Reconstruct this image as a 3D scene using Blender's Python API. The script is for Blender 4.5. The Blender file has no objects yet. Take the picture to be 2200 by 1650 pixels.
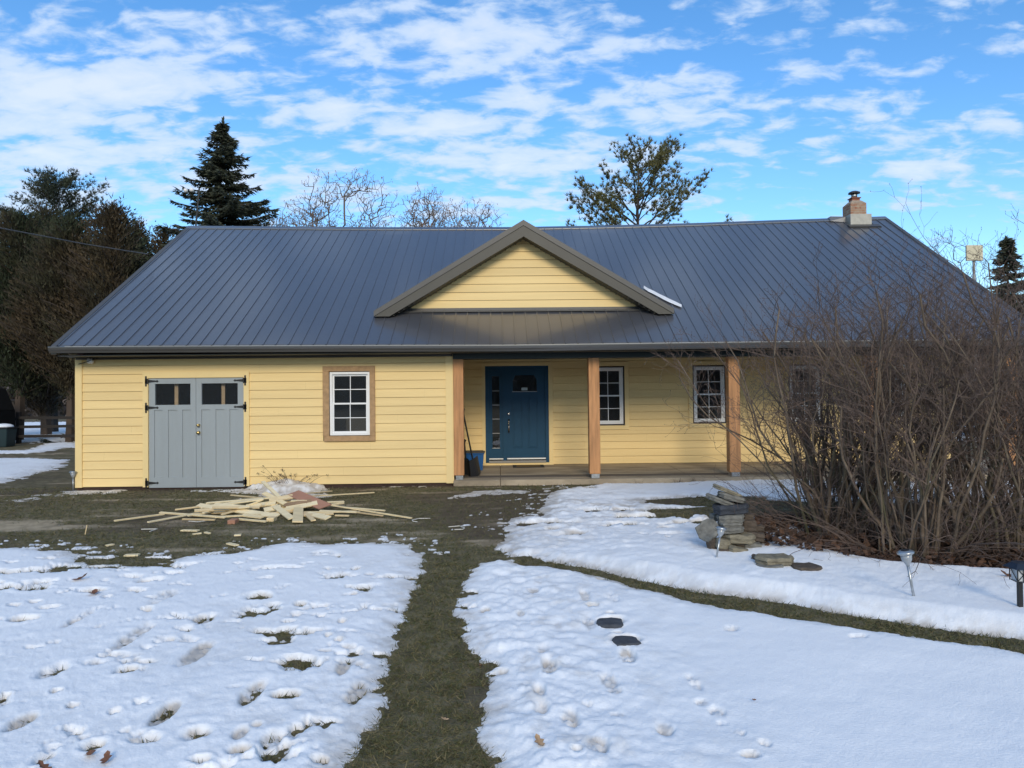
import bpy, math, random
import numpy as np
from mathutils import Matrix, Vector
S = bpy.context.scene
COL = S.collection
rnd = random.Random(7)
rng = np.random.default_rng(11)
R = math.radians

# ------------------------------------------------------------------ camera
F = 1600.0; CH = 1.66; YAW = R(.9); PIT = math.atan(27/1600.); ROLL = R(.6)
fw = np.array([math.sin(YAW)*math.cos(PIT), math.cos(YAW)*math.cos(PIT), math.sin(PIT)])
rt = np.array([math.cos(YAW), -math.sin(YAW), 0.]); up = np.cross(rt, fw)
cr = rt*math.cos(ROLL)-up*math.sin(ROLL); cu = up*math.cos(ROLL)+rt*math.sin(ROLL)
cam = bpy.data.cameras.new('camera'); co = bpy.data.objects.new('camera', cam); COL.objects.link(co)
cam.sensor_width = 36; cam.lens = F/2200*36; cam.clip_end = 3000; cam.clip_start = .05
co.matrix_world = Matrix(((cr[0], cu[0], -fw[0], 0), (cr[1], cu[1], -fw[1], 0), (cr[2], cu[2], -fw[2], CH), (0, 0, 0, 1)))
S.camera = co
def ray(x, y): return fw*F+cr*(x-1100)+cu*(825-y)
def onY(x, y, Y):
    d = ray(x, y); p = np.array([0, 0, CH])+d*(Y/d[1]); return p
def onZ(x, y, Z=0.):
    d = ray(x, y); return np.array([0, 0, CH])+d*((Z-CH)/d[2])

# ------------------------------------------------------------------ light
SUN_EL, SUN_AZ = 25.0, 176.0          # azimuth clockwise from +Y (behind the camera, slightly to the right)
S.view_settings.view_transform = 'Standard'; S.view_settings.look = 'None'
S.view_settings.exposure = 1.0; S.view_settings.gamma = 1
sl = bpy.data.lights.new('sun', 'SUN'); so = bpy.data.objects.new('sun', sl); COL.objects.link(so)
sl.energy = 1.05; sl.angle = R(18); sl.color = (1, .87, .66)
sd_ = Vector((math.sin(R(SUN_AZ))*math.cos(R(SUN_EL)), math.cos(R(SUN_AZ))*math.cos(R(SUN_EL)), math.sin(R(SUN_EL))))
so.rotation_euler = sd_.to_track_quat('Z', 'Y').to_euler()

W = bpy.data.worlds.new('World'); S.world = W; W.use_nodes = True
def world():
    nt = W.node_tree; N = nt.nodes; L = nt.links; N.clear()
    def n(t, **k):
        o = N.new(t)
        for a, b in k.items(): setattr(o, a, b)
        return o
    def m(op, a, b=None, c=None, clamp=False):
        o = n('ShaderNodeMath', operation=op, use_clamp=clamp)
        for i, v in enumerate((a, b, c)):
            if v is None: continue
            if isinstance(v, (int, float)): o.inputs[i].default_value = v
            else: L.new(v, o.inputs[i])
        return o.outputs[0]
    sky = n('ShaderNodeTexSky', sky_type='NISHITA', sun_disc=False)
    sky.sun_elevation = R(SUN_EL); sky.sun_rotation = R(SUN_AZ); sky.air_density = 1.0; sky.dust_density = .1; sky.ozone_density = 3.0
    hs = n('ShaderNodeHueSaturation'); hs.inputs['Hue'].default_value = .501; hs.inputs['Saturation'].default_value = 1.22; hs.inputs['Value'].default_value = 1.27
    L.new(sky.outputs[0], hs.inputs['Color'])
    tc = n('ShaderNodeTexCoord'); sp = n('ShaderNodeSeparateXYZ'); L.new(tc.outputs['Generated'], sp.inputs[0])
    z = m('MAXIMUM', m('ADD', sp.outputs[2], .20), .08)
    px = m('DIVIDE', sp.outputs[0], z); py = m('DIVIDE', sp.outputs[1], z)
    def P(x, y):
        d = ray(x, y); d = d/np.linalg.norm(d); q = max(d[2]+.20, .08); return d[0]/q, d[1]/q
    blobs = [(230,190,300,45,.8),(60,250,200,50,.8),(150,335,220,45,.75),(330,60,240,50,.45),(60,60,150,50,.4),(700,235,120,38,.75),(1010,95,210,60,.75),(850,20,190,22,.5),
             (960,270,150,32,.75),(1060,345,190,35,.75),(1150,215,90,25,.7),(1310,95,70,28,.55),(1420,225,140,50,.75),(1230,330,130,32,.55),(1990,350,110,30,.5),(1890,240,70,50,.35),
             (2120,260,100,50,.4),(2160,110,90,60,.35),(1590,25,90,40,.4),(800,322,50,14,.6),(480,395,230,26,.6),(760,420,220,24,.55),(1120,440,220,22,.5),(120,425,200,24,.55),
             (640,60,90,50,.45),(400,300,120,30,.5),(1880,440,110,18,.4),(1300,440,160,20,.35),(1600,320,100,20,.35),(700,130,100,30,.45),(1750,30,120,30,.25),(520,160,110,30,.4)]
    cov = None
    for (x, y, rx, ry, s) in blobs:
        c = P(x, y); sx = abs(P(x+rx, y)[0]-P(x-rx, y)[0])/2; sy = abs(P(x, y+ry)[1]-P(x, y-ry)[1])/2
        # bands lean down to the right in the photo on the left half
        a = m('DIVIDE', m('SUBTRACT', px, c[0]), sx); b = m('DIVIDE', m('SUBTRACT', py, c[1]), sy)
        r2 = m('ADD', m('MULTIPLY', a, a), m('MULTIPLY', b, b))
        g = m('MULTIPLY', m('EXPONENT', m('MULTIPLY', r2, -.6)), s)
        cov = g if cov is None else m('MAXIMUM', cov, g)
    hi = n('ShaderNodeMapRange', interpolation_type='SMOOTHSTEP'); hi.inputs[1].default_value = .58; hi.inputs[2].default_value = .72; hi.inputs[4].default_value = .12; L.new(sp.outputs[2], hi.inputs[0])
    bh = n('ShaderNodeMapRange', interpolation_type='SMOOTHSTEP'); bh.inputs[1].default_value = .2; bh.inputs[2].default_value = -.2; bh.inputs[4].default_value = .42; L.new(sp.outputs[1], bh.inputs[0])
    cov = m('MAXIMUM', cov, m('MAXIMUM', hi.outputs[0], bh.outputs[0]))  # unseen cloud cover added overhead and behind the camera, to whiten the light
    cb = n('ShaderNodeCombineXYZ'); L.new(px, cb.inputs[0]); L.new(py, cb.inputs[1])
    def noise(scale, detail, rough, sc=(1, 1, 1), rot=0, dist=0):
        mp = n('ShaderNodeMapping'); mp.inputs['Scale'].default_value = sc; mp.inputs['Rotation'].default_value = (0, 0, rot); L.new(cb.outputs[0], mp.inputs[0])
        t = n('ShaderNodeTexNoise'); t.inputs['Scale'].default_value = scale; t.inputs['Detail'].default_value = detail; t.inputs['Roughness'].default_value = rough; t.inputs['Distortion'].default_value = dist
        L.new(mp.outputs[0], t.inputs[0]); return t.outputs[0]
    n1 = noise(2.6, 9, .60, (1, 1.3, 1), .5, .35)
    n2 = noise(10.0, 6, .55, (1, 1.6, 1), .35, .3)
    dn = m('ADD', m('MULTIPLY', m('SUBTRACT', n1, .5), 1.6), m('MULTIPLY', m('SUBTRACT', n2, .5), 2.5))
    den = m('ADD', m('SUBTRACT', cov, .115), dn)
    mr = n('ShaderNodeMapRange', interpolation_type='SMOOTHSTEP'); mr.inputs[1].default_value = -.1; mr.inputs[2].default_value = .48; L.new(den, mr.inputs[0])
    # cloud cover, both seen and added, stays partly see-through
    alpha = m('MULTIPLY', mr.outputs[0], .82)
    rp = n('ShaderNodeMapRange', interpolation_type='SMOOTHSTEP'); rp.inputs[1].default_value = .1; rp.inputs[2].default_value = 1.2; L.new(den, rp.inputs[0])
    cc = n('ShaderNodeMix', data_type='RGBA'); L.new(rp.outputs[0], cc.inputs[0])
    cc.inputs[6].default_value = (3.7, 4.65, 6.0, 1); cc.inputs[7].default_value = (5.0, 5.45, 6.4, 1)
    mx = n('ShaderNodeMix', data_type='RGBA'); L.new(alpha, mx.inputs[0]); L.new(hs.outputs[0], mx.inputs[6]); L.new(cc.outputs[2], mx.inputs[7])
    bg = n('ShaderNodeBackground'); bg.inputs[1].default_value = .085; L.new(mx.outputs[2], bg.inputs[0])
    out = n('ShaderNodeOutputWorld'); L.new(bg.outputs[0], out.inputs[0])
world()

# ------------------------------------------------------------------ helpers
def tag(o, label=None, cat=None, group=None, kind=None):
    if label: o['label'] = label
    if cat: o['category'] = cat
    if group: o['group'] = group
    if kind: o['kind'] = kind
    return o
def empty(name, loc, label, cat, group=None):
    o = bpy.data.objects.new(name, None); COL.objects.link(o); o.location = loc; o.empty_display_size = .2
    return tag(o, label, cat, group)
def link(name, me, mat, parent=None, smooth=False):
    o = bpy.data.objects.new(name, me); COL.objects.link(o)
    if mat: me.materials.append(mat)
    if parent is not None:
        o.parent = parent
        l = Vector((0, 0, 0)); q = parent
        while q is not None: l += q.location; q = q.parent
        o.location = -l           # mesh data are in world coordinates
    me.polygons.foreach_set('use_smooth', np.full(len(me.polygons), bool(smooth)))
    return o
def npmesh(name, V, Fa, attrs=None):
    V = np.ascontiguousarray(V, dtype=np.float32); Fa = np.ascontiguousarray(Fa, dtype=np.int32)
    me = bpy.data.meshes.new(name); n, k = Fa.shape
    me.vertices.add(len(V)); me.vertices.foreach_set('co', V.ravel())
    me.loops.add(n*k); me.loops.foreach_set('vertex_index', Fa.ravel())
    me.polygons.add(n); me.polygons.foreach_set('loop_start', np.arange(0, n*k, k, dtype=np.int32))
    try: me.polygons.foreach_set('loop_total', np.full(n, k, dtype=np.int32))
    except Exception: pass
    for a, v in (attrs or {}).items():
        at = me.attributes.new(a, 'FLOAT', 'POINT'); at.data.foreach_set('value', np.ascontiguousarray(v, dtype=np.float32))
    me.update(calc_edges=True); return me
class MB:
    def __init__(s): s.v = []; s.f = []
    def poly(s, pts):
        b = len(s.v); s.v += [tuple(map(float, p)) for p in pts]; s.f.append(tuple(range(b, b+len(pts)))); return s
    def hexa(s, p):     # 8 points: bottom 4 (ccw), top 4
        b = len(s.v); s.v += [tuple(map(float, q)) for q in p]
        for f in ((3,2,1,0),(4,5,6,7),(0,1,5,4),(1,2,6,5),(2,3,7,6),(3,0,4,7)): s.f.append(tuple(b+i for i in f))
        return s
    def box(s, x0, x1, y0, y1, z0, z1):
        return s.hexa([(x0,y0,z0),(x1,y0,z0),(x1,y1,z0),(x0,y1,z0),(x0,y0,z1),(x1,y0,z1),(x1,y1,z1),(x0,y1,z1)])
    def bar(s, a, b, w, t, upv=(0, 0, 1)):   # board from a to b, width w (horizontal-ish), thickness t
        a = Vector(a); b = Vector(b); d = (b-a).normalized(); u = Vector(upv); sdv = d.cross(u)
        if sdv.length < 1e-4: sdv = Vector((1, 0, 0))
        sdv.normalize(); u = sdv.cross(d).normalized(); sx = sdv*w/2; uz = u*t/2
        return s.hexa([a-sx-uz, a+sx-uz, b+sx-uz, b-sx-uz, a-sx+uz, a+sx+uz, b+sx+uz, b-sx+uz])
    def tube(s, pts, rad, k=8, cap=True):
        pts = [Vector(p) for p in pts]; rad = rad if isinstance(rad, (list, tuple)) else [rad]*len(pts)
        b = len(s.v); n = len(pts); prev = None
        for i, p in enumerate(pts):
            d = (pts[min(i+1, n-1)]-pts[max(i-1, 0)]).normalized()
            u = d.orthogonal().normalized() if prev is None else (prev-d*prev.dot(d)).normalized()
            prev = u; w = d.cross(u)
            for j in range(k):
                a = 2*math.pi*j/k; q = p+(u*math.cos(a)+w*math.sin(a))*rad[i]; s.v.append(tuple(q))
        for i in range(n-1):
            for j in range(k):
                s.f.append((b+i*k+j, b+i*k+(j+1)%k, b+(i+1)*k+(j+1)%k, b+(i+1)*k+j))
        if cap: s.f.append(tuple(b+j for j in range(k))[::-1]); s.f.append(tuple(b+(n-1)*k+j for j in range(k)))
        return s
    def lathe(s, c, prof, k=16, axis=None):
        ax = Vector(axis).normalized() if axis else Vector((0, 0, 1)); u = ax.orthogonal().normalized(); w = ax.cross(u); b = len(s.v); c = Vector(c)
        for (r, h) in prof:
            for j in range(k):
                a = 2*math.pi*j/k; s.v.append(tuple(c+ax*h+(u*math.cos(a)+w*math.sin(a))*r))
        for i in range(len(prof)-1):
            for j in range(k): s.f.append((b+i*k+j, b+i*k+(j+1)%k, b+(i+1)*k+(j+1)%k, b+(i+1)*k+j))
        s.f.append(tuple(b+j for j in range(k))[::-1]); s.f.append(tuple(b+(len(prof)-1)*k+j for j in range(k)))
        return s
    def build(s, name, mat, parent=None, smooth=False, bevel=0):
        me = bpy.data.meshes.new(name); me.from_pydata(s.v, [], s.f); me.update()
        if bevel:
            import bmesh
            bm = bmesh.new(); bm.from_mesh(me); bmesh.ops.bevel(bm, geom=bm.edges[:], offset=bevel, segments=1, affect='EDGES'); bm.to_mesh(me); bm.free()
        return link(name, me, mat, parent, smooth)
def tubes_np(P0, P1, R0, R1, k=4):
    P0 = np.asarray(P0, float); P1 = np.asarray(P1, float); R0 = np.asarray(R0, float); R1 = np.asarray(R1, float)
    d = P1-P0; d /= np.linalg.norm(d, axis=1, keepdims=True)+1e-9
    a = np.where(np.abs(d[:, 2:3]) < .9, np.array([[0, 0, 1.]]), np.array([[1., 0, 0]]))
    u = np.cross(d, a); u /= np.linalg.norm(u, axis=1, keepdims=True); w = np.cross(d, u)
    n = len(P0); V = np.empty((n, 2, k, 3))
    for j in range(k):
        c, s_ = math.cos(2*math.pi*j/k), math.sin(2*math.pi*j/k); o = u*c+w*s_
        V[:, 0, j] = P0+o*R0[:, None]; V[:, 1, j] = P1+o*R1[:, None]
    base = (np.arange(n)*2*k)[:, None]; Fs = []
    for j in range(k):
        j2 = (j+1) % k; Fs.append(base+np.array([[j, j2, k+j2, k+j]]))
    return V.reshape(-1, 3), np.concatenate(Fs)
def tris_np(C, D, Ln, Wd, seed=0):
    """thin leaf / needle-spray triangles: centre, direction, length, width"""
    g = np.random.default_rng(seed); n = len(C)
    D = D/(np.linalg.norm(D, axis=1, keepdims=True)+1e-9)
    r = g.normal(size=(n, 3)); s_ = np.cross(D, r); s_ /= np.linalg.norm(s_, axis=1, keepdims=True)+1e-9
    V = np.empty((n, 3, 3)); V[:, 0] = C-s_*Wd[:, None]/2; V[:, 1] = C+s_*Wd[:, None]/2; V[:, 2] = C+D*Ln[:, None]
    return V.reshape(-1, 3), np.arange(n*3).reshape(n, 3), np.repeat(g.random(n), 3)

# noise -----------------------------------------------------------
def vnoise(x, y, seed=0):
    xi = np.floor(x).astype(np.int64); yi = np.floor(y).astype(np.int64); xf = x-xi; yf = y-yi
    def h(a, b):
        n = (a*374761393+b*668265263+seed*1442695041) & 0xffffffff
        n = ((n ^ (n >> 13))*1274126177) & 0xffffffff; n = ((n ^ (n >> 16))*2246822519) & 0xffffffff
        return ((n ^ (n >> 15)) & 0xffffff)/float(0xffffff)
    u = xf*xf*xf*(xf*(xf*6-15)+10); v = yf*yf*yf*(yf*(yf*6-15)+10)
    return (h(xi, yi)*(1-u)+h(xi+1, yi)*u)*(1-v)+(h(xi, yi+1)*(1-u)+h(xi+1, yi+1)*u)*v-.5
def fbm(x, y, sc, oct=4, seed=0, rough=.5):
    t = 0; a = 1.; tot = 0
    for i in range(oct):
        c, s_ = math.cos(i*.7), math.sin(i*.7); t = t+a*vnoise((x*c-y*s_)*sc, (x*s_+y*c)*sc, seed+i*17); tot += a; a *= rough; sc *= 2.03
    return t/tot*2
def sstep(a, b, x):
    t = np.clip((x-a)/(b-a), 0, 1); return t*t*(3-2*t)
def sdf(poly, X, Y):
    P = np.asarray(poly, float); d = np.full(X.shape, 1e9); ins = np.zeros(X.shape, bool)
    for i in range(len(P)):
        a = P[i]; b = P[(i+1) % len(P)]; e = b-a; wx = X-a[0]; wy = Y-a[1]
        t = np.clip((wx*e[0]+wy*e[1])/(e@e+1e-12), 0, 1); d = np.minimum(d, (wx-e[0]*t)**2+(wy-e[1]*t)**2)
        c = ((a[1] > Y) != (b[1] > Y)) & (X < (b[0]-a[0])*(Y-a[1])/((b[1]-a[1]) if abs(b[1]-a[1]) > 1e-9 else 1e-9)+a[0]); ins ^= c
    d = np.sqrt(d); return np.where(ins, d, -d)

# materials ------------------------------------------------------
def mat(name, col, rough=.7, metal=0, spec=.5, var=0, vscale=4, var2=None, bump=0, bscale=30, attr=None, stretch=(1, 1, 1), bdist=.01, detail=6, coat=0):
    """principled with noise-mixed colour; attr = list of (attribute, colour) mixes"""
    m = bpy.data.materials.new(name); m.use_nodes = True; nt = m.node_tree; N = nt.nodes; L = nt.links
    b = N['Principled BSDF']; b.inputs['Roughness'].default_value = rough; b.inputs['Metallic'].default_value = metal; b.inputs['Specular IOR Level'].default_value = spec
    if coat: b.inputs['Coat Weight'].default_value = coat; b.inputs['Coat Roughness'].default_value = .12
    c4 = lambda c: (*c, 1)
    tc = N.new('ShaderNodeTexCoord'); mp = N.new('ShaderNodeMapping'); mp.inputs['Scale'].default_value = stretch; L.new(tc.outputs['Object'], mp.inputs[0])
    cur = None
    if var or var2:
        t = N.new('ShaderNodeTexNoise'); t.inputs['Scale'].default_value = vscale; t.inputs['Detail'].default_value = detail; t.inputs['Roughness'].default_value = .6; L.new(mp.outputs[0], t.inputs[0])
        rr = N.new('ShaderNodeMapRange'); rr.inputs[1].default_value = .32; rr.inputs[2].default_value = .68; L.new(t.outputs[0], rr.inputs[0])
        x = N.new('ShaderNodeMix'); x.data_type = 'RGBA'; L.new(rr.outputs[0], x.inputs[0])
        x.inputs[6].default_value = c4([q*(1-var) for q in col]); x.inputs[7].default_value = c4(var2 if var2 else [min(q*(1+var), 1) for q in col]); cur = x.outputs[2]
    for an, ac in (attr or []):
        at = N.new('ShaderNodeAttribute'); at.attribute_name = an
        x = N.new('ShaderNodeMix'); x.data_type = 'RGBA'; L.new(at.outputs['Fac'], x.inputs[0])
        if cur: L.new(cur, x.inputs[6])
        else: x.inputs[6].default_value = c4(col)
        x.inputs[7].default_value = c4(ac); cur = x.outputs[2]
    if cur: L.new(cur, b.inputs['Base Color'])
    else: b.inputs['Base Color'].default_value = c4(col)
    if bump:
        t = N.new('ShaderNodeTexNoise'); t.inputs['Scale'].default_value = bscale; t.inputs['Detail'].default_value = 5; L.new(mp.outputs[0], t.inputs[0])
        bp = N.new('ShaderNodeBump'); bp.inputs['Strength'].default_value = bump; bp.inputs['Distance'].default_value = bdist; L.new(t.outputs[0], bp.inputs['Height']); L.new(bp.outputs[0], b.inputs['Normal'])
    return m
def glassmat():
    m = bpy.data.materials.new('window_glass'); m.use_nodes = True; nt = m.node_tree; N = nt.nodes; L = nt.links; N.clear()
    tr = N.new('ShaderNodeBsdfTransparent'); tr.inputs[0].default_value = (.75, .8, .82, 1); gl = N.new('ShaderNodeBsdfGlossy'); gl.inputs['Roughness'].default_value = .01
    fr = N.new('ShaderNodeFresnel'); fr.inputs[0].default_value = 1.55; a = N.new('ShaderNodeMath'); a.operation = 'MULTIPLY_ADD'; a.inputs[1].default_value = 1.8; a.inputs[2].default_value = .02; L.new(fr.outputs[0], a.inputs[0])
    mx = N.new('ShaderNodeMixShader'); L.new(a.outputs[0], mx.inputs[0]); L.new(tr.outputs[0], mx.inputs[1]); L.new(gl.outputs[0], mx.inputs[2])
    df = N.new('ShaderNodeBsdfDiffuse'); df.inputs[0].default_value = (.5, .58, .66, 1); m2 = N.new('ShaderNodeMixShader'); m2.inputs[0].default_value = .035; L.new(mx.outputs[0], m2.inputs[1]); L.new(df.outputs[0], m2.inputs[2])
    o = N.new('ShaderNodeOutputMaterial'); L.new(m2.outputs[0], o.inputs[0]); return m
M = {}
M['siding'] = mat('yellow_siding', (.80, .595, .27), .62, var=.075, vscale=1.3, bump=.35, bscale=40, stretch=(.22, 1, 4.7), bdist=.003)
M['ytrim'] = mat('yellow_trim', (.80, .61, .285), .6, var=.03, vscale=2, bump=.1, bscale=50, bdist=.003)
M['roof'] = mat('roof_metal', (.072, .075, .085), .33, metal=.0, spec=1.0, var=.06, vscale=1.2, bump=.3, bscale=2.2, stretch=(1.2, .4, .4), bdist=.003, coat=.7)
M['roof_trim'] = mat('roof_trim_metal', (.06, .056, .05), .5, spec=.6, var=.05, vscale=3, coat=.2)
M['gutter'] = mat('gutter_metal', (.075, .075, .075), .3, spec=.7, coat=.4)
M['soffit'] = mat('dark_soffit', (.045, .045, .04), .5)
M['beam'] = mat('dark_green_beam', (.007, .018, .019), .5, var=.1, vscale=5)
M['grey_door'] = mat('grey_door_paint', (.30, .335, .35), .5, var=.03, vscale=3, bump=.15, bscale=40, stretch=(3, 3, .4), bdist=.002)
M['blue_door'] = mat('blue_door_paint', (.007, .055, .115), .5, spec=.25, var=.05, vscale=3)
M['white'] = mat('white_vinyl', (.80, .80, .79), .35, var=.02, vscale=5)
M['darkframe'] = mat('dark_brown_gap', (.03, .018, .014), .6)
M['rough_wood'] = mat('weathered_wood_trim', (.40, .25, .125), .8, var=.18, vscale=5, bump=.6, bscale=20, stretch=(2, 2, 2), bdist=.006)
M['post'] = mat('cedar_post', (.46, .225, .092), .7, var=.28, vscale=3, bump=.4, bscale=14, stretch=(5, 5, .5), bdist=.004)
M['steel'] = mat('galvanised_steel', (.40, .42, .43), .32, metal=.8, var=.25, vscale=25)
M['black'] = mat('black_iron', (.012, .012, .012), .45)
M['brass'] = mat('brass', (.60, .44, .18), .25, metal=1)
M['nickel'] = mat('satin_nickel', (.62, .60, .55), .25, metal=1)
M['concrete'] = mat('porch_concrete', (.30, .24, .165), .85, var2=(.46, .38, .27), var=.25, vscale=2.2, bump=.4, bscale=25, stretch=(.6, 2.2, 1), bdist=.005)
M['redside'] = mat('red_brown_side_wall', (.10, .03, .02), .8, var=.2)
M['interior'] = mat('interior_wall', (.12, .10, .08), .9)
M['stud'] = mat('pale_stud', (.75, .50, .30), .8, var=.15, vscale=5)
M['glass'] = glassmat()
M['rubber'] = mat('black_rubber', (.02, .018, .016), .8)
M['mat'] = mat('doormat_coir', (.17, .11, .045), .95, var=.3, vscale=60, bump=.6, bscale=200)
M['blue_plastic'] = mat('blue_plastic', (.012, .10, .30), .4)
M['black_plastic'] = mat('black_plastic', (.018, .018, .02), .4)
M['lid_snow'] = mat('old_snow', (.75, .78, .83), .8, bump=.5, bscale=20)
def brickmat():
    m = bpy.data.materials.new('chimney_brick'); m.use_nodes = True; N = m.node_tree.nodes; L = m.node_tree.links; b = N['Principled BSDF']; b.inputs['Roughness'].default_value = .9
    tc = N.new('ShaderNodeTexCoord'); sp = N.new('ShaderNodeSeparateXYZ'); L.new(tc.outputs['Object'], sp.inputs[0]); ad = N.new('ShaderNodeMath'); L.new(sp.outputs[0], ad.inputs[0]); L.new(sp.outputs[1], ad.inputs[1])
    cb = N.new('ShaderNodeCombineXYZ'); L.new(ad.outputs[0], cb.inputs[0]); L.new(sp.outputs[2], cb.inputs[1])
    br = N.new('ShaderNodeTexBrick'); br.inputs['Scale'].default_value = 1; br.inputs['Brick Width'].default_value = .2; br.inputs['Row Height'].default_value = .068; br.inputs['Mortar Size'].default_value = .008
    br.inputs['Color1'].default_value = (.29, .115, .065, 1); br.inputs['Color2'].default_value = (.36, .22, .14, 1); br.inputs['Mortar'].default_value = (.33, .27, .21, 1); L.new(cb.outputs[0], br.inputs[0])
    t = N.new('ShaderNodeTexNoise'); t.inputs['Scale'].default_value = 9; L.new(tc.outputs['Object'], t.inputs[0])
    x = N.new('ShaderNodeMix'); x.data_type = 'RGBA'; x.blend_type = 'MIX'; mr = N.new('ShaderNodeMapRange'); mr.inputs[1].default_value = .42; mr.inputs[2].default_value = .7; mr.inputs[4].default_value = .8; L.new(t.outputs[0], mr.inputs[0]); L.new(mr.outputs[0], x.inputs[0])
    L.new(br.outputs[0], x.inputs[6]); x.inputs[7].default_value = (.40, .33, .24, 1); L.new(x.outputs[2], b.inputs['Base Color']); return m
M['brick'] = brickmat()

# ================================================================== GROUND
def gh(x, y):    # ground height
    m = np.exp(-(((x-4.6)/1.6)**2+((y-8.3)/1.3)**2))*.10
    return fbm(x, y, .7, 3, 3)*.012+m
def pz(pts): return [tuple(onZ(x, y)[:2]) for x, y in pts]
def fan(d0, d1, ratio, umax, nu):
    nr = int(math.log(d1/d0)/math.log(ratio)); d = d0*ratio**np.arange(nr); u = np.linspace(-umax, umax, nu)+.016
    D, U = np.meshgrid(d, u, indexing='ij'); return D*U, D, nr, nu
def fan_faces(nr, nu):
    i = np.arange(nr-1)[:, None]*nu+np.arange(nu-1)[None, :]; i = i.ravel(); return np.stack([i, i+1, i+nu+1, i+nu], 1)
S1 = pz([(-900,1180),(0,1180),(60,1178),(170,1190),(190,1215),(300,1217),(400,1197),(520,1187),(620,1165),(700,1168),(800,1165),(880,1172),(905,1195),(918,1228),(905,1250),(890,1275),(885,1300),(878,1330),(865,1370),(852,1420),(845,1450),(835,1490),(825,1530),(812,1570),(800,1610),(790,1660),(770,1900),(700,2300),(-1500,2300)])
S2 = pz([(1005,1225),(1030,1210),(1100,1203),(1125,1216),(1180,1217),(1230,1226),(1290,1238),(1330,1253),(1380,1266),(1450,1284),(1500,1296),(1560,1308),(1620,1314),(1700,1327),(1760,1336),(1850,1350),(1960,1364),(2060,1380),(2150,1397),(2250,1415),(2700,1470),(3400,1600),(3400,2400),(1060,2400),(1042,1900),(1050,1640),(1030,1590),(1040,1560),(1022,1500),(1030,1450),(1030,1420),(1000,1395),(998,1360),(1000,1340),(985,1322),(962,1310),(975,1285),(985,1260),(998,1245)])
S3 = pz([(1062,1178),(1085,1150),(1078,1130),(1100,1112),(1160,1108),(1165,1085),(1180,1060),(1230,1048),(1290,1042),(1400,1040),(1500,1036),(1600,1033),(1700,1033),(1850,1036),(2300,1036),(3000,1036),(3000,1084),(2200,1084),(1700,1078),(1610,1076),(1570,1068),(1460,1070),(1380,1080),(1440,1086),(1520,1088),(1500,1098),(1400,1094),(1370,1100),(1480,1108),(1600,1104),(1615,1117),(1710,1117),(1740,1140),(1730,1165),(1760,1185),(1830,1205),(1930,1222),(2050,1232),(2180,1240),(2260,1230),(2600,1220),(3200,1230),(3200,1480),(2700,1450),(2250,1384),(2200,1376),(2100,1364),(2000,1350),(1900,1335),(1800,1320),(1700,1300),(1560,1280),(1500,1272),(1400,1252),(1330,1237),(1280,1224),(1200,1210),(1100,1195)])
S4 = pz([(-400,985),(60,984),(150,988),(128,1005),(70,1022),(0,1038),(-400,1060)])
S5 = pz([(-300,965),(60,968),(100,952),(168,949),(168,962),(140,962),(120,968),(60,975),(-300,980)])
S6 = pz([(540,1050),(560,1042),(620,1037),(680,1040),(700,1050),(660,1060),(560,1060)])
S7 = pz([(-300,1075),(60,1068),(120,1056),(165,1051),(540,1050),(960,1040),(960,1046),(800,1050),(700,1056),(740,1060),(700,1068),(560,1068),(450,1060),(280,1056),(180,1062),(60,1078),(-300,1090)])
S8 = pz([(960,1050),(1060,1046),(1180,1052),(1160,1066),(1060,1062),(1010,1072),(940,1078),(930,1072),(1000,1060)])
S9 = [(-60,30),(-14,31),(-14,60),(-60,60)]
S10 = [(16,22),(60,22),(60,60),(14,60)]
c1 = lambda x, y: (x*.5, 1100+y*.5)
c2 = lambda x, y: (1000+x*.5455, 1000+y*.5455)
prints = []   # (x,y,rx,ry,dz) image px centre, radii px
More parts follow.
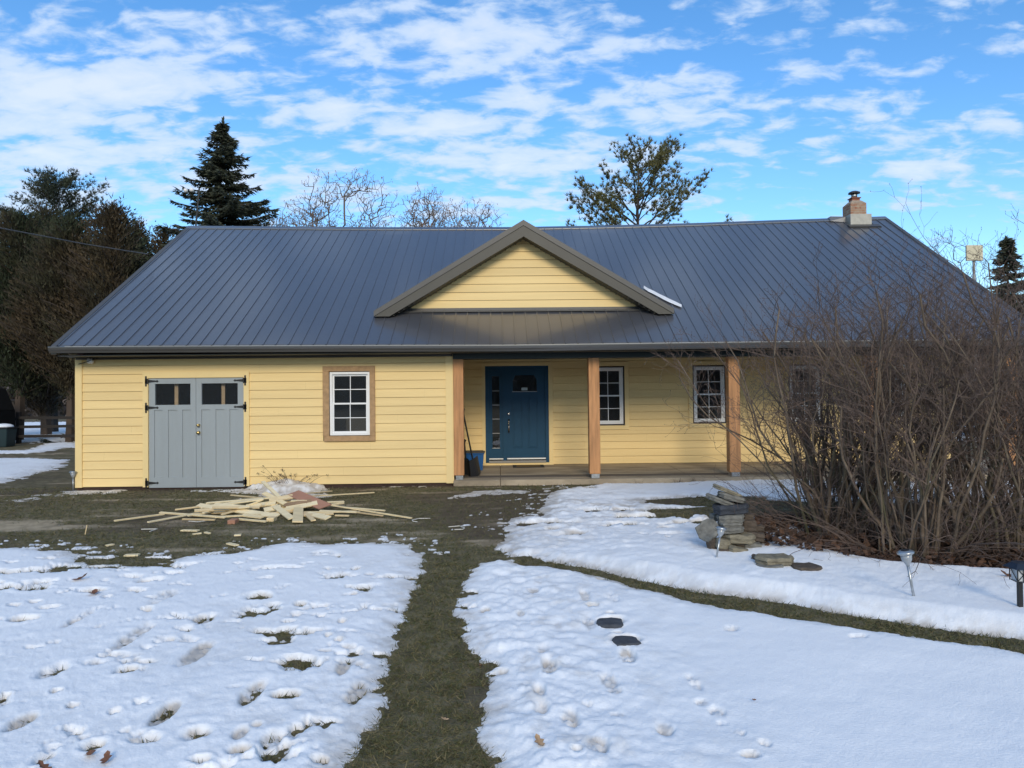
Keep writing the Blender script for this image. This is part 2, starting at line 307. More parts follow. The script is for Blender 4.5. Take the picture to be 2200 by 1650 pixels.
for (x, y, w, h, dz) in [(340,480,70,50,-.05),(585,545,90,80,-.06),(590,500,60,20,.02),(700,385,110,50,-.04),(700,355,90,20,.02),(850,620,110,80,-.07),(875,475,110,40,-.06),(235,700,110,50,-.13),(540,700,100,40,-.1),(540,665,90,30,.03),(90,925,110,60,-.1),(1090,800,100,70,-.12),(1230,810,150,34,-.13),(1060,740,90,50,.02),
        (1480,680,90,60,-.06),(1525,800,100,70,-.06),(1530,755,90,40,.03),(710,890,90,70,-.13),(1030,980,90,40,-.06),(1170,1000,110,50,-.1),(1030,1050,110,46,-.1),(1165,1080,110,40,-.1),(840,980,140,50,-.07),(620,1000,160,40,-.06),(400,1030,110,46,-.12),(190,1080,90,40,-.12),(860,1095,110,34,-.16),
        (240,795,60,16,-.1),(310,858,60,16,-.1),(490,885,44,16,-.1),(1110,378,120,26,-.16),(1290,410,60,18,-.12),(1380,465,36,16,-.13),(1470,490,40,16,-.12),(1240,485,74,12,-.12),(1410,555,34,12,-.12),(1455,575,34,12,-.12),(620,315,80,20,-.14),(100,480,130,26,-.16),(400,355,130,20,-.14),(150,348,150,18,-.14),(210,430,110,15,-.13),
        (20,812,44,22,-.14),(1530,260,44,16,-.11),(1590,285,50,10,-.1),(1520,370,44,16,-.12),(460,388,44,12,-.13),(150,405,70,9,-.11),(60,420,60,9,-.1),(200,265,60,28,.07),(1130,180,60,22,.07),(1210,250,100,46,.06),(340,535,90,26,.04),(150,552,110,28,.03),(620,632,110,18,.04),(990,402,110,20,.03),(1590,665,60,28,.05),(450,262,30,14,.06),
        (1000,280,60,16,.04),(900,285,120,12,.03),(400,650,60,24,.03),(400,670,120,20,-.05),(930,915,60,30,.03),(1100,940,60,20,-.06),(560,1090,80,20,.03),(1390,1065,90,30,.04),(1370,1090,90,20,-.06),(700,560,160,10,-.01),(1250,840,200,16,.015),(1330,660,60,18,-.06),(1400,620,80,14,-.05),(1500,600,80,14,-.04),(240,1040,60,20,.03)]:
    prints.append((*c1(x, y), w/4, h/4, dz))
for (x, y, w, h, dz) in [(455,485,56,40,.07),(470,535,56,34,-.06),(498,573,60,10,-.14),(485,640,60,44,-.05),(580,540,60,34,-.03),(590,515,60,16,.02),(310,745,60,30,-.05),(328,815,80,54,-.09),(325,838,60,14,-.1),(290,915,66,34,-.09),(300,985,76,36,-.1),(415,1030,90,60,-.05),(640,770,76,40,-.08),(642,793,60,12,-.1),(565,870,80,50,-.05),(590,915,64,26,-.04),
        (930,965,64,24,-.05),(785,1070,90,46,-.06),(785,1050,90,16,.03),(990,1000,80,34,-.03),(1015,1050,44,22,-.02),(1180,1135,44,22,-.03),(1120,1185,90,24,-.06),(520,1140,110,50,-.05),(440,1165,60,24,-.06),(95,795,110,40,-.07),(130,825,90,16,-.06),(80,585,54,18,-.07),(220,605,44,18,-.05),(270,510,56,16,-.05),(1050,665,80,20,-.025),(1625,655,76,9,-.1),(1550,700,90,9,-.02),
        (575,632,125,26,-.16),(632,706,130,28,-.16),(570,603,40,8,-.12),(600,680,60,16,-.05),(740,648,120,14,.02),(720,790,90,40,.015),(900,880,60,50,-.02),(150,430,50,24,.04),(270,430,60,20,.02),(40,460,60,26,.05),(100,540,50,24,.03),(180,545,50,20,.03),(175,660,60,40,.03),(670,350,50,18,.05),(400,320,60,16,.04),(240,200,50,18,.05),
        (1110,440,50,10,.02),(950,615,120,12,.02),(1300,760,60,14,.015),(1080,1090,60,20,-.02),(430,1050,40,20,-.04),(480,970,60,20,-.02),(600,1010,80,14,-.02),(700,290,50,10,-.1),(800,316,30,8,-.1),(850,235,90,10,-.1),(770,265,40,6,-.08),(540,455,60,10,-.07)]:
    prints.append((*c2(x, y), w*.5455/2, h*.5455/2, dz))
for (x, y, rx, ry, dz) in ((1560,1073,110,7,-.3),(1530,1099,130,9,-.3),(1430,1104,60,5,-.3),(1545,1118,45,5,-.3),(1440,1142,24,4,-.25),(1472,1160,16,4,-.25),(1410,1119,26,3,-.25),(1340,1099,30,3,-.2),(1500,1132,20,3,-.2),(1650,1098,110,12,-.4),(1265,1052,20,4,-.15),(1240,1150,30,5,-.12),(1190,1140,26,4,-.15),(1130,1128,30,5,-.15)): prints.append((x, y, rx, ry, dz))
PR = []
for (x, y, rx, ry, dz) in prints:
    p = onZ(x, y); d = p[1]; L_ = 1.6 if (dz < 0 and ry*4 > 26 and ry > rx*.42) else 1.15
    PR.append((p[0], p[1], max(rx*d/F, .035), max(ry*d*d/(F*CH), .03)*L_, dz*(.32 if L_ > 1.2 else .45) if dz < 0 else dz*.2))
def snow_T(X, Y):
    T = np.full(X.shape, -.06)
    wob = fbm(X, Y, 3.0, 6, 21, .68)
    wob2 = fbm(X, Y, 1.1, 5, 44, .6)
    edge = np.zeros(X.shape)
    for (poly, h, w, wa, drop) in ((S1, .042, .30, .15, 0), (S2, .05, .24, .10, 0), (S3, .055, .3, .16, 0), (S4, .04, .5, .45, 0), (S5, .04, .4, .4, 0), (S6, .2, .8, .3, 0), (S7, .015, .3, .42, 0), (S8, .012, .3, .4, 0), (S9, .05, 1., 2.5, 0), (S10, .05, 1., 2.5, 0)):
        P = np.array(poly); mg = 1.5
        sel = (X > P[:, 0].min()-mg) & (X < P[:, 0].max()+mg) & (Y > P[:, 1].min()-mg) & (Y < P[:, 1].max()+mg)
        if not sel.any(): continue
        x = X[sel]; y = Y[sel]
        s = sdf(poly, x, y)+wob[sel]*wa
        if poly is S3: s = np.where((y < 8.2) & (x > .8), s-wob[sel]*wa*.75, s)
        t = h*np.clip(s/w, 0, 1)**.8+np.minimum(s, 0)*.35-.004
        # icy, clumpy margins
        cl = (np.abs(fbm(x, y, 9, 5, 71, .6))*.07*sstep(.0, .12, s)+fbm(x, y, 34, 3, 73)*.012)*(1-sstep(.2, .8, s))*(0 if poly is S3 else 1)
        if h > .05: t = t+cl*.55
        if poly is S3: t = t+.055*sstep(.0, .30, s)*(1-sstep(7.6, 9.2, y))*sstep(.5, 1.6, x)
        if poly is S7 or poly is S8: t = t-.02*sstep(-.05, .25, wob2[sel]); edge[sel] = np.maximum(edge[sel], (t > -.01)*1.)
        if h > .049 or poly is S1:
            fl = .020*sstep(.30, .50, fbm(x, y*1.7, 6.5, 4, 107, .6)+.35*(1-np.clip(-s/.7, 0, 1))-.20)*(s > -.7)-.006
            t = np.where((s < .02) & (y > 7.9) & (x < 1.2) & ~((np.abs(x) < .55) & (y < 9)), np.maximum(t, fl), t)
        T[sel] = np.maximum(T[sel], np.maximum(t, -.06))
        if h > .05: edge[sel] = np.maximum(edge[sel], (1-sstep(.0, .35, s))*(s > -.3)*.55)
    # thawed holes in the left patch close to the path, in the area right of it
    hole = sstep(.30, .6, fbm(X, Y*1.6, 3.2, 5, 91, .6)+.25*np.exp(-(((X+1.35)/.8)**2+((Y-5.9)/1.1)**2))+.34*np.exp(-(((X+4.6)/1.0)**2+((Y-7.0)/.7)**2)))
    T = np.where(Y < 9, T-hole*.05*(X < -.2), T)
    hole = sstep(.25, .55, fbm(X, Y*2.2, 1.5, 4, 95)+.40*np.exp(-(((X-2.1)/1.1)**2+((Y-9.8)/1.1)**2)))
    T = T-hole*.10*np.exp(-(((X-2.2)/1.6)**2+((Y-9.9)/1.4)**2))*1.5
    for (cx, cy, rx, ry, dz) in PR:
        sel = (np.abs(X-cx) < rx*2.4) & (np.abs(Y-cy) < ry*2.4)
        if not sel.any(): continue
        x = X[sel]; y = Y[sel]; j = .22*fbm(x, y, 9, 3, int(abs(cx*100)) % 97)
        r = np.sqrt(((x-cx)/rx)**2+((y-cy)/ry)**2)+j
        if dz < 0:
            p = 1-sstep(.5, 1.0, r); rim = np.exp(-((r-1.25)/.2)**2)*min(-dz, .06)*.12; rough = fbm(x, y, 22, 4, 5, .6)*.03*p
            dep = p*(-dz)
            T[sel] = T[sel]-dep+rim*(T[sel] > .02)+rough*(T[sel] > .01); edge[sel] = np.maximum(edge[sel], p*1.0*min(1, -dz/.035))
        else:
            T[sel] = T[sel]+np.exp(-(r**4)*.8)*dz*.5*(T[sel] > .005)+0
    soft = fbm(X, Y, 1.0, 3, 8)*.018+fbm(X, Y, 6, 3, 9)*.003
    calm = sstep(-.6, 1.2, X)*(1-sstep(5.2, 6.2, Y))
    soft = soft+(1-.9*calm)*(fbm(X, Y, 14, 3, 19)*.004+np.maximum(0, fbm(X, Y, 4.5, 4, 29)-.25)*.02)
    # rougher trampled zones along the path
    near = np.exp(-((X+.15-.04*(Y-4))/1.0)**2)
    soft = soft+near*(fbm(X, Y, 7.5, 5, 39, .58)*.032)
    tr = np.exp(-(((X-1.0)/1.5)**2+((Y-10.5)/2.8)**2)); soft = soft+tr*(fbm(X, Y*.8, 7, 5, 49, .62)*.045-.006)
    T = T+soft*sstep(.0, .05, T)+fbm(X, Y, 26, 4, 59, .65)*.0045*sstep(.0, .03, T)*(1-.6*calm)
    return T, np.clip(edge, 0, 1)

def shade_attr_mat(name, base, rough, mixes, bump, bscale, bdist, extra=None, spec=.3):
    return mat(name, base, rough, attr=mixes, bump=bump, bscale=bscale, bdist=bdist, var=.25, vscale=6, spec=spec, **(extra or {}))
# ground sheets
gb = MB(); gb.poly([(-600,-300,-.09),(600,-300,-.09),(600,900,-.09),(-600,900,-.09)])
M['far_ground'] = mat('far_ground', (.055, .055, .025), .95, var2=(.10, .08, .045), var=.2, vscale=.6)
tag(gb.build('ground', M['far_ground']), kind='structure')
X, Y, nr, nu = fan(1.6, 75, 1.011, 1.05, 560)
wet = fbm(X, Y, .9, 4, 61)
mud = sstep(-.1, .5, fbm(X, Y, .8, 5, 62)+.9*np.exp(-(((X-.1)/1.1)**2+((Y-11.7)/1.9)**2))-.1)
mudp = np.exp(-(((X-.0)/.28)**2))*sstep(-.2, .3, fbm(X, Y, 1.5, 4, 63)+.1)*(Y < 9)
mud = np.clip(np.maximum(mud*(Y > 6.5), mudp*.8), 0, 1)
bed = np.clip(sstep(-.2, .2, sdf(pz([(1580,1110),(1720,1105),(2500,1095),(2500,1235),(2180,1243),(1930,1224),(1800,1216),(1620,1205),(1540,1185)]), X, Y)+fbm(X, Y, 3, 3, 64)*.2), 0, 1)
sand = np.clip(sstep(-.15, .4, fbm(X*.5, Y*2, 1.8, 4, 65)+1.5*np.exp(-(((X+6.7)/1.3)**2+((Y-9.95)/.35)**2))+.6*np.exp(-(((X+2.3)/1.7)**2+((Y-9.9)/.35)**2))-.3), 0, 1)*(X < 0)*(Y > 8)
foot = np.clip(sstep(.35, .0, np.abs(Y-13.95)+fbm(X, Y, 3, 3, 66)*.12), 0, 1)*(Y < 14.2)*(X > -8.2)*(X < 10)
Zg = gh(X, Y)+fbm(X, Y, 9, 4, 67)*.008+fbm(X, Y, 30, 2, 68)*.004*(Y < 8)
V = np.stack([X, Y, Zg], -1).reshape(-1, 3)
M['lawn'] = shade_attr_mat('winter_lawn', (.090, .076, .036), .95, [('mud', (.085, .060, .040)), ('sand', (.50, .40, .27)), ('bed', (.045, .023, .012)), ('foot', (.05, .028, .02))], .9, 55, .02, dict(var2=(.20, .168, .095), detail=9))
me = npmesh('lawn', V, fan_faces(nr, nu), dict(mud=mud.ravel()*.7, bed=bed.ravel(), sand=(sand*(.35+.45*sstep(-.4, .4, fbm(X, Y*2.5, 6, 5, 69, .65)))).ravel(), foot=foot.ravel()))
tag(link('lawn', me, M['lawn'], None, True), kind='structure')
# snow
X, Y, nr, nu = fan(1.7, 62, 1.0048, .98, 1060)
T, E_ = snow_T(X, Y)
inside = (X > -7.85) & (X < 10) & (Y > 14.0) & (Y < 25); T = np.where(inside, -.06, T)
Z = gh(X, Y)+T
keep = T.ravel() > -.012
Fc = fan_faces(nr, nu); Fc = Fc[keep[Fc].any(1)]
used = np.unique(Fc); rem = -np.ones(nr*nu, np.int64); rem[used] = np.arange(len(used))
thin = np.clip(1-T/.035, 0, 1)
dirt = np.clip((E_*1.0+thin*.8)*(.25+.75*sstep(-.35, .25, fbm(X, Y, 9, 5, 81, .6))), 0, 1)
trod = np.exp(-((X+.1-.04*(Y-4))/1.0)**2)*(Y < 9)*sstep(.05, .5, fbm(X, Y, 6, 5, 84, .6))*.45
leafy = trod+np.exp(-(((X-1.2)/1.8)**2+((Y-11)/1.6)**2))*.8*sstep(-.1, .5, fbm(X, Y*1.5, 3.5, 5, 82, .6))+np.exp(-(((X-.35)/.6)**2+((Y-9.8)/2.2)**2))*.5*sstep(-.2, .3, fbm(X, Y*1.5, 5, 4, 83)); dirt = np.clip(dirt+leafy, 0, 1)
V = np.stack([X, Y, Z], -1).reshape(-1, 3)[used]
M['snow'] = mat('melting_snow', (.90, .91, .92), .62, spec=.35, attr=[('dirt', (.40, .34, .27))], bump=.55, bscale=75, bdist=.006)
me = npmesh('snow', V, rem[Fc], dict(dirt=dirt.ravel()[used]*.75))
tag(link('snow', me, M['snow'], None, True), kind='structure')
def snow_z(x, y):
    x = np.atleast_1d(np.float64(x)); y = np.atleast_1d(np.float64(y)); t, _ = snow_T(x, y); return float(gh(x, y)[0]+max(t[0], 0))
# grass blades (uncountable)
def grass():
    n = 480000
    u = rng.uniform(-.74, .74, n)+.016; t = rng.random(n); d = 2.6*(14.5/2.6)**(t**.75)
    x = d*u; y = d; T, _ = snow_T(x, y); k = (T < .004) & (~((y > 13.85) & (x > -8)))
    mudn = fbm(x, y, 1.5, 4, 63); k &= ~((np.abs(x) < .3) & (y < 9) & (mudn > .12) & (rng.random(n) < .75))
    k &= ~((y > 6.5) & (fbm(x, y, .8, 5, 62)+.9*np.exp(-(((x-.1)/1.1)**2+((y-11.7)/1.9)**2)) > .35) & (rng.random(n) < .6))
    k &= sdf(pz([(1580,1110),(1720,1105),(2500,1095),(2500,1235),(2180,1243),(1930,1224),(1800,1216),(1620,1205),(1540,1185)]), x, y) < 0
    k &= ~((x < 0) & (y > 8) & (sstep(-.15, .4, fbm(x*.5, y*2, 1.8, 4, 65)+1.5*np.exp(-(((x+6.7)/1.3)**2+((y-9.95)/.35)**2))+.6*np.exp(-(((x+2.3)/1.7)**2+((y-9.9)/.35)**2))-.3) > rng.random(len(x))))
    k &= (y < 7.5) | (rng.random(len(x)) < .6)
    x = x[k]; y = y[k]; n = len(x); z = gh(x, y)
    D = np.stack([rng.normal(0, 1, n), rng.normal(0, 1, n), rng.uniform(.05, .8, n)], 1)
    V, Fa, v = tris_np(np.stack([x, y, z-.003], 1), D, rng.uniform(.02, .05, n)*(1+y*.04), rng.uniform(.002, .0045, n)*(1+y*.14), 5)
    M['grass'] = mat('grass_blade', (.055, .064, .020), .8, attr=[('v', (.19, .155, .075))])
    me = npmesh('grass', V, Fa, dict(v=v*v)); tag(link('grass', me, M['grass']), 'short flattened winter grass on the thawed ground', 'grass', kind='stuff')
grass()

# ================================================================== HOUSE
house = empty('house', (0, 14, 0), 'long single storey yellow house with dark metal roof and timber post porch', 'house')
FY, PY = 14.06, 16.4            # front wall plane, porch wall plane
XL, XR = -7.93, 10.02
EX = 13.55; RY = 19.4
def ridge_z(x): return float(np.interp(x, [-8.2, -5.5, -2.9, .35, 2.8, 5.2, 7.8, 10.3], [6.16, 6.12, 6.085, 6.065, 6.09, 6.14, 6.215, 6.285]))
def eave_z(x): return float(np.interp(x, [-8.2, -3.1, .2, 3.6, 10.3], [2.665, 2.64, 2.615, 2.63, 2.64]))
def roof_z(x, y): t = (y-EX)/(RY-EX); return eave_z(x)*(1-t)+ridge_z(x)*t
def siding(name, x0, x1, z0, z1, Yp, openings, parent, clip=None, pitch=.1615, label=None):
    mb = MB(); k = 0; z = z0; tk = .013
    while z < z1-1e-4:
        zt = min(z+pitch, z1); cuts = sorted({z, zt}|{q for o in openings for q in (o[2], o[3]) if z < q < zt})
        for a, b in zip(cuts[:-1], cuts[1:]):
            mid = (a+b)/2; iv = [(x0, x1)]
            for (ox0, ox1, oz0, oz1) in openings:
                if oz0 < mid < oz1:
                    nv = []
                    for (p, q) in iv:
                        if ox1 <= p or ox0 >= q: nv.append((p, q)); continue
                        if ox0 > p: nv.append((p, ox0))
                        if ox1 < q: nv.append((ox1, q))
                    iv = nv
            ya = Yp-tk*(1-(a-z)/pitch); yb = Yp-tk*(1-(b-z)/pitch)
            for (p, q) in iv:
                # butt joints every ~3.6 m, staggered
                js = []; j = x0+((k*1.37) % 3.6)+(99 if clip else 0)
                while j < q:
                    if p+.3 < j < q-.3: js.append(j)
                    j += 3.6
                xs = [p]+js+[q]
                for p2, q2 in zip(xs[:-1], xs[1:]):
                    g = .0003; jy = 0; dp = Yp+.028; gp = .0075; bt = b-(gp if b == zt else 0)
                    P2, Q2 = p2+g*(p2 != p), q2-g*(q2 != q)
                    if clip:
                        la, ra = clip(a); lb, rb = clip(b); A = max(P2, la), min(Q2, ra); B = max(P2, lb), min(Q2, rb)
                        if A[0] >= A[1]: continue
                        if B[0] >= B[1]: B = ((A[0]+A[1])/2,)*2
                        mb.poly([(A[0], ya+jy, a), (A[1], ya+jy, a), (B[1], yb+jy, bt), (B[0], yb+jy, bt)])
                        if a == z: mb.poly([(A[0], dp, a), (A[1], dp, a), (A[1], ya+jy, a), (A[0], ya+jy, a)])
                        if b == zt: mb.poly([(B[0], yb, bt), (B[1], yb, bt), (B[1], dp, bt), (B[0], dp, bt)])
                    else:
                        mb.poly([(P2, ya+jy, a), (Q2, ya+jy, a), (Q2, yb+jy, bt), (P2, yb+jy, bt)])
                        if a == z: mb.poly([(P2, dp, a), (Q2, dp, a), (Q2, ya+jy, a), (P2, ya+jy, a)])
                        if b == zt: mb.poly([(P2, yb, bt), (Q2, yb, bt), (Q2, dp, bt), (P2, dp, bt)]); mb.poly([(P2, dp, bt), (Q2, dp, bt), (Q2, dp, b), (P2, dp, b)])
        z = zt; k += 1
    return mb.build(name, M['siding'], parent)
GD = (-6.584, -4.814, .03, 2.07)
WN = (-3.332, -2.355, .855, 2.266)
siding('front_wall', XL, -.905, .055, 2.50, FY, [(GD[0], GD[1], 0, GD[3]), WN], house)
DR = (-.335, 1.06, .20, 2.335)
PW = [(2.02, 2.74, 1.0, 2.31), (4.245, 4.995, 1.02, 2.31), (6.38, 7.12, 1.02, 2.31), (8.36, 9.04, 1.1, 2.31)]
siding('porch_wall', -.9, XR, .165, 2.52, PY, [DR]+PW, house)
# other walls and the inside
w = MB(); w.box(XL+.0, XL+.12, FY+.03, 24.7, 0, 2.6); w.box(XR-.12, XR, PY+.03, 24.7, 0, 2.6); w.box(XL, XR, 24.7, 24.82, 0, 2.6)
for xs in (XL+.02, XR-.1):
    zr = ridge_z(xs)-.3; w.poly([(xs, FY, 2.6), (xs, 24.7, 2.6), (xs, RY, zr)])
w.build('side_wall', M['redside'], house)
w = MB(); w.box(-.92, -.905+.012, FY+.02, PY-.015, .1, 2.5)
w.build('porch_return_wall', M['siding'], house)
w = MB(); w.box(XL+.13, XR-.13, 16.45+3.2, 19.8, .1, 2.5); w.box(XL+.13, XR-.13, FY+.2, 24.6, 0.02, .12)
w.box(-.95, -.93, FY+.03, 24, .12, 2.5); w.box(XL+.13, XR-.13, PY+.05, 24.6, 2.5, 2.53); w.box(XL+.13, -.95, FY+.03, PY+.05, 2.503, 2.533)
w.box(-3.1, -2.3, 15.0, 15.5, .12, 1.25)
w.build('interior', M['interior'], house)
# foundation under the front wall
w = MB(); w.box(XL+.04, -.92, FY+.02, FY+.15, -.1, .06); w.build('foundation', mat('dark_foundation', (.05, .028, .022), .9, var=.3, vscale=9), house)
# corner boards and trims
def box_part(name, m, *b, parent=house, bevel=0):
    q = MB()
    for x in b: q.box(*x)
    return q.build(name, m, parent, bevel=bevel)
box_part('corner_board', M['ytrim'], (XL-.01, XL+.115, FY-.032, FY+.02, .045, 2.47))
box_part('corner_board', M['ytrim'], (-1.03, -.905, FY-.032, FY+.02, .045, 2.47), (-.909, -.887, FY-.028, FY+.1, .05, 2.468))
box_part('frieze_board', M['roof_trim'], (XL, -.895, FY-.036, FY+.02, 2.43, 2.50))
box_part('corner_board', M['ytrim'], (-.893, -.80, PY-.03, PY+.01, .16, 2.5))
box_part('garage_door_trim', M['ytrim'], (GD[0]-.105, GD[0]-.004, FY-.034, FY+.06, .04, 2.19), (GD[1]+.004, GD[1]+.105, FY-.034, FY+.06, .04, 2.19), (GD[0]-.004, GD[1]+.004, FY-.034, FY+.06, 2.075, 2.19))
# gutter, soffit, fascia
gx0, gx1 = -8.08, 10.3
def strip_profile(name, prof, m, x0, x1, zf, parent=house, n=24, smooth=False):
    mb = MB(); xs = np.linspace(x0, x1, n)
    for i in range(n-1):
        for (a, b) in zip(prof[:-1], prof[1:]):
            za, zb = zf(xs[i]), zf(xs[i+1])
            mb.poly([(xs[i], a[0], a[1]+za), (xs[i+1], a[0], a[1]+zb), (xs[i+1], b[0], b[1]+zb), (xs[i], b[0], b[1]+za)])
    for x in (x0, x1): mb.poly([(x, p[0], p[1]+zf(x)) for p in prof])
    return mb.build(name, m, parent, smooth)
gz = lambda x: eave_z(x)-2.64
strip_profile('gutter', [(EX-.005, 2.615), (EX-.005, 2.505), (EX-.085, 2.505), (EX-.095, 2.53), (EX-.12, 2.56), (EX-.128, 2.595), (EX-.128, 2.612), (EX-.118, 2.616), (EX-.112, 2.606), (EX-.112, 2.59), (EX-.1, 2.57)][:10], M['gutter'], gx0, gx1, gz)
strip_profile('gutter_hem', [(EX-.131, 2.610), (EX-.131, 2.618), (EX-.116, 2.621), (EX-.112, 2.612)], mat('bare_metal_hem', (.42, .40, .36), .3, metal=.3), gx0+.3, gx1, gz)
strip_profile('fascia', [(EX+.0, 2.50), (EX+.0, 2.645), (EX+.03, 2.645), (EX+.03, 2.50)], M['roof_trim'], -8.0, 10.24, gz)
box_part('soffit', M['soffit'], (-8.0, -.9, EX+.03, FY-.036, 2.472, 2.49), (-8.0, XL-.01, FY-.036, 24.5, 2.47, 2.488))
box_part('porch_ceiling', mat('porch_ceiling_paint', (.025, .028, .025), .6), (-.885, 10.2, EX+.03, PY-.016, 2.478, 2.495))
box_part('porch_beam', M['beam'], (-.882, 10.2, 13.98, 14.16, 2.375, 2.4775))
# main roof -------------------------------------------------------
def main_roof():
    x0, x1 = -8.04, 10.17; pitch = .2286
    prof = []; x = x0; k = 0
    while x < x1-.01:
        r = x+.09; prof += [(x, 0), (r-.0135, 0), (r-.010, .021), (r+.010, .021), (r+.0135, 0)]
        if k % 1 == 0: prof += [(r+.065, 0), (r+.069, .003), (r+.075, .003), (r+.079, 0)] if False else []
        x += pitch; k += 1
    prof.append((x1, 0)); prof = np.array([p for p in prof if p[0] <= x1+1e-6])
    for side, (ya, yb) in enumerate(((EX-.035, RY), (25.29, RY))):
        nr_ = 14 if side == 0 else 2; rows = np.linspace(0, 1, nr_); V = []
        for t in rows:
            for (px, pz_) in prof:
                y = ya+(yb-ya)*t; yy = y if side == 0 else 2*RY-y
                V.append((px, y, roof_z(px, yy)+pz_+(.004*math.sin(px*1.3+t*5) if 0 < t < 1 else 0)))
        n = len(prof); Fq = [(i*n+j, i*n+j+1, (i+1)*n+j+1, (i+1)*n+j) if side == 0 else (i*n+j+1, i*n+j, (i+1)*n+j, (i+1)*n+j+1) for i in range(nr_-1) for j in range(n-1)]
        m = npmesh('roof', np.array(V), np.array(Fq)); link('roof' if side == 0 else 'rear_roof', m, M['roof'], house)
    # ridge cap
    c = MB(); xs = np.linspace(x0-.02, x1+.02, 30)
    for a, b in zip(xs[:-1], xs[1:]):
        za, zb = ridge_z(a)+.028, ridge_z(b)+.028; dz = .15*.6
        c.poly([(a, RY-.15, za-dz), (b, RY-.15, zb-dz), (b, RY, zb), (a, RY, za)]); c.poly([(a, RY, za), (b, RY, zb), (b, RY+.15, zb-dz), (a, RY+.15, za-dz)])
        c.poly([(a, RY-.15, za-dz-.02), (b, RY-.15, zb-dz-.02), (b, RY-.15, zb-dz), (a, RY-.15, za-dz)])
    c.build('ridge_cap', M['roof'], house)
    for xx, s in ((x0, -1), (x1, 1)):
        t = MB()
        for (ya, yb) in ((EX-.05, RY), (25.3, RY)):
            f = lambda y: roof_z(xx, y if y <= RY else 2*RY-y)
            xa, xb = (xx-.03, xx+.07) if s < 0 else (xx-.07, xx+.03)
            t.hexa([(xa, ya, f(ya)-.13), (xb, ya, f(ya)-.13), (xb, yb, f(yb)-.13), (xa, yb, f(yb)-.13), (xa, ya, f(ya)+.024), (xb, ya, f(ya)+.024), (xb, yb, f(yb)+.024), (xa, yb, f(yb)+.024)])
        t.build('rake_trim', M['roof_trim'], house)
main_roof()
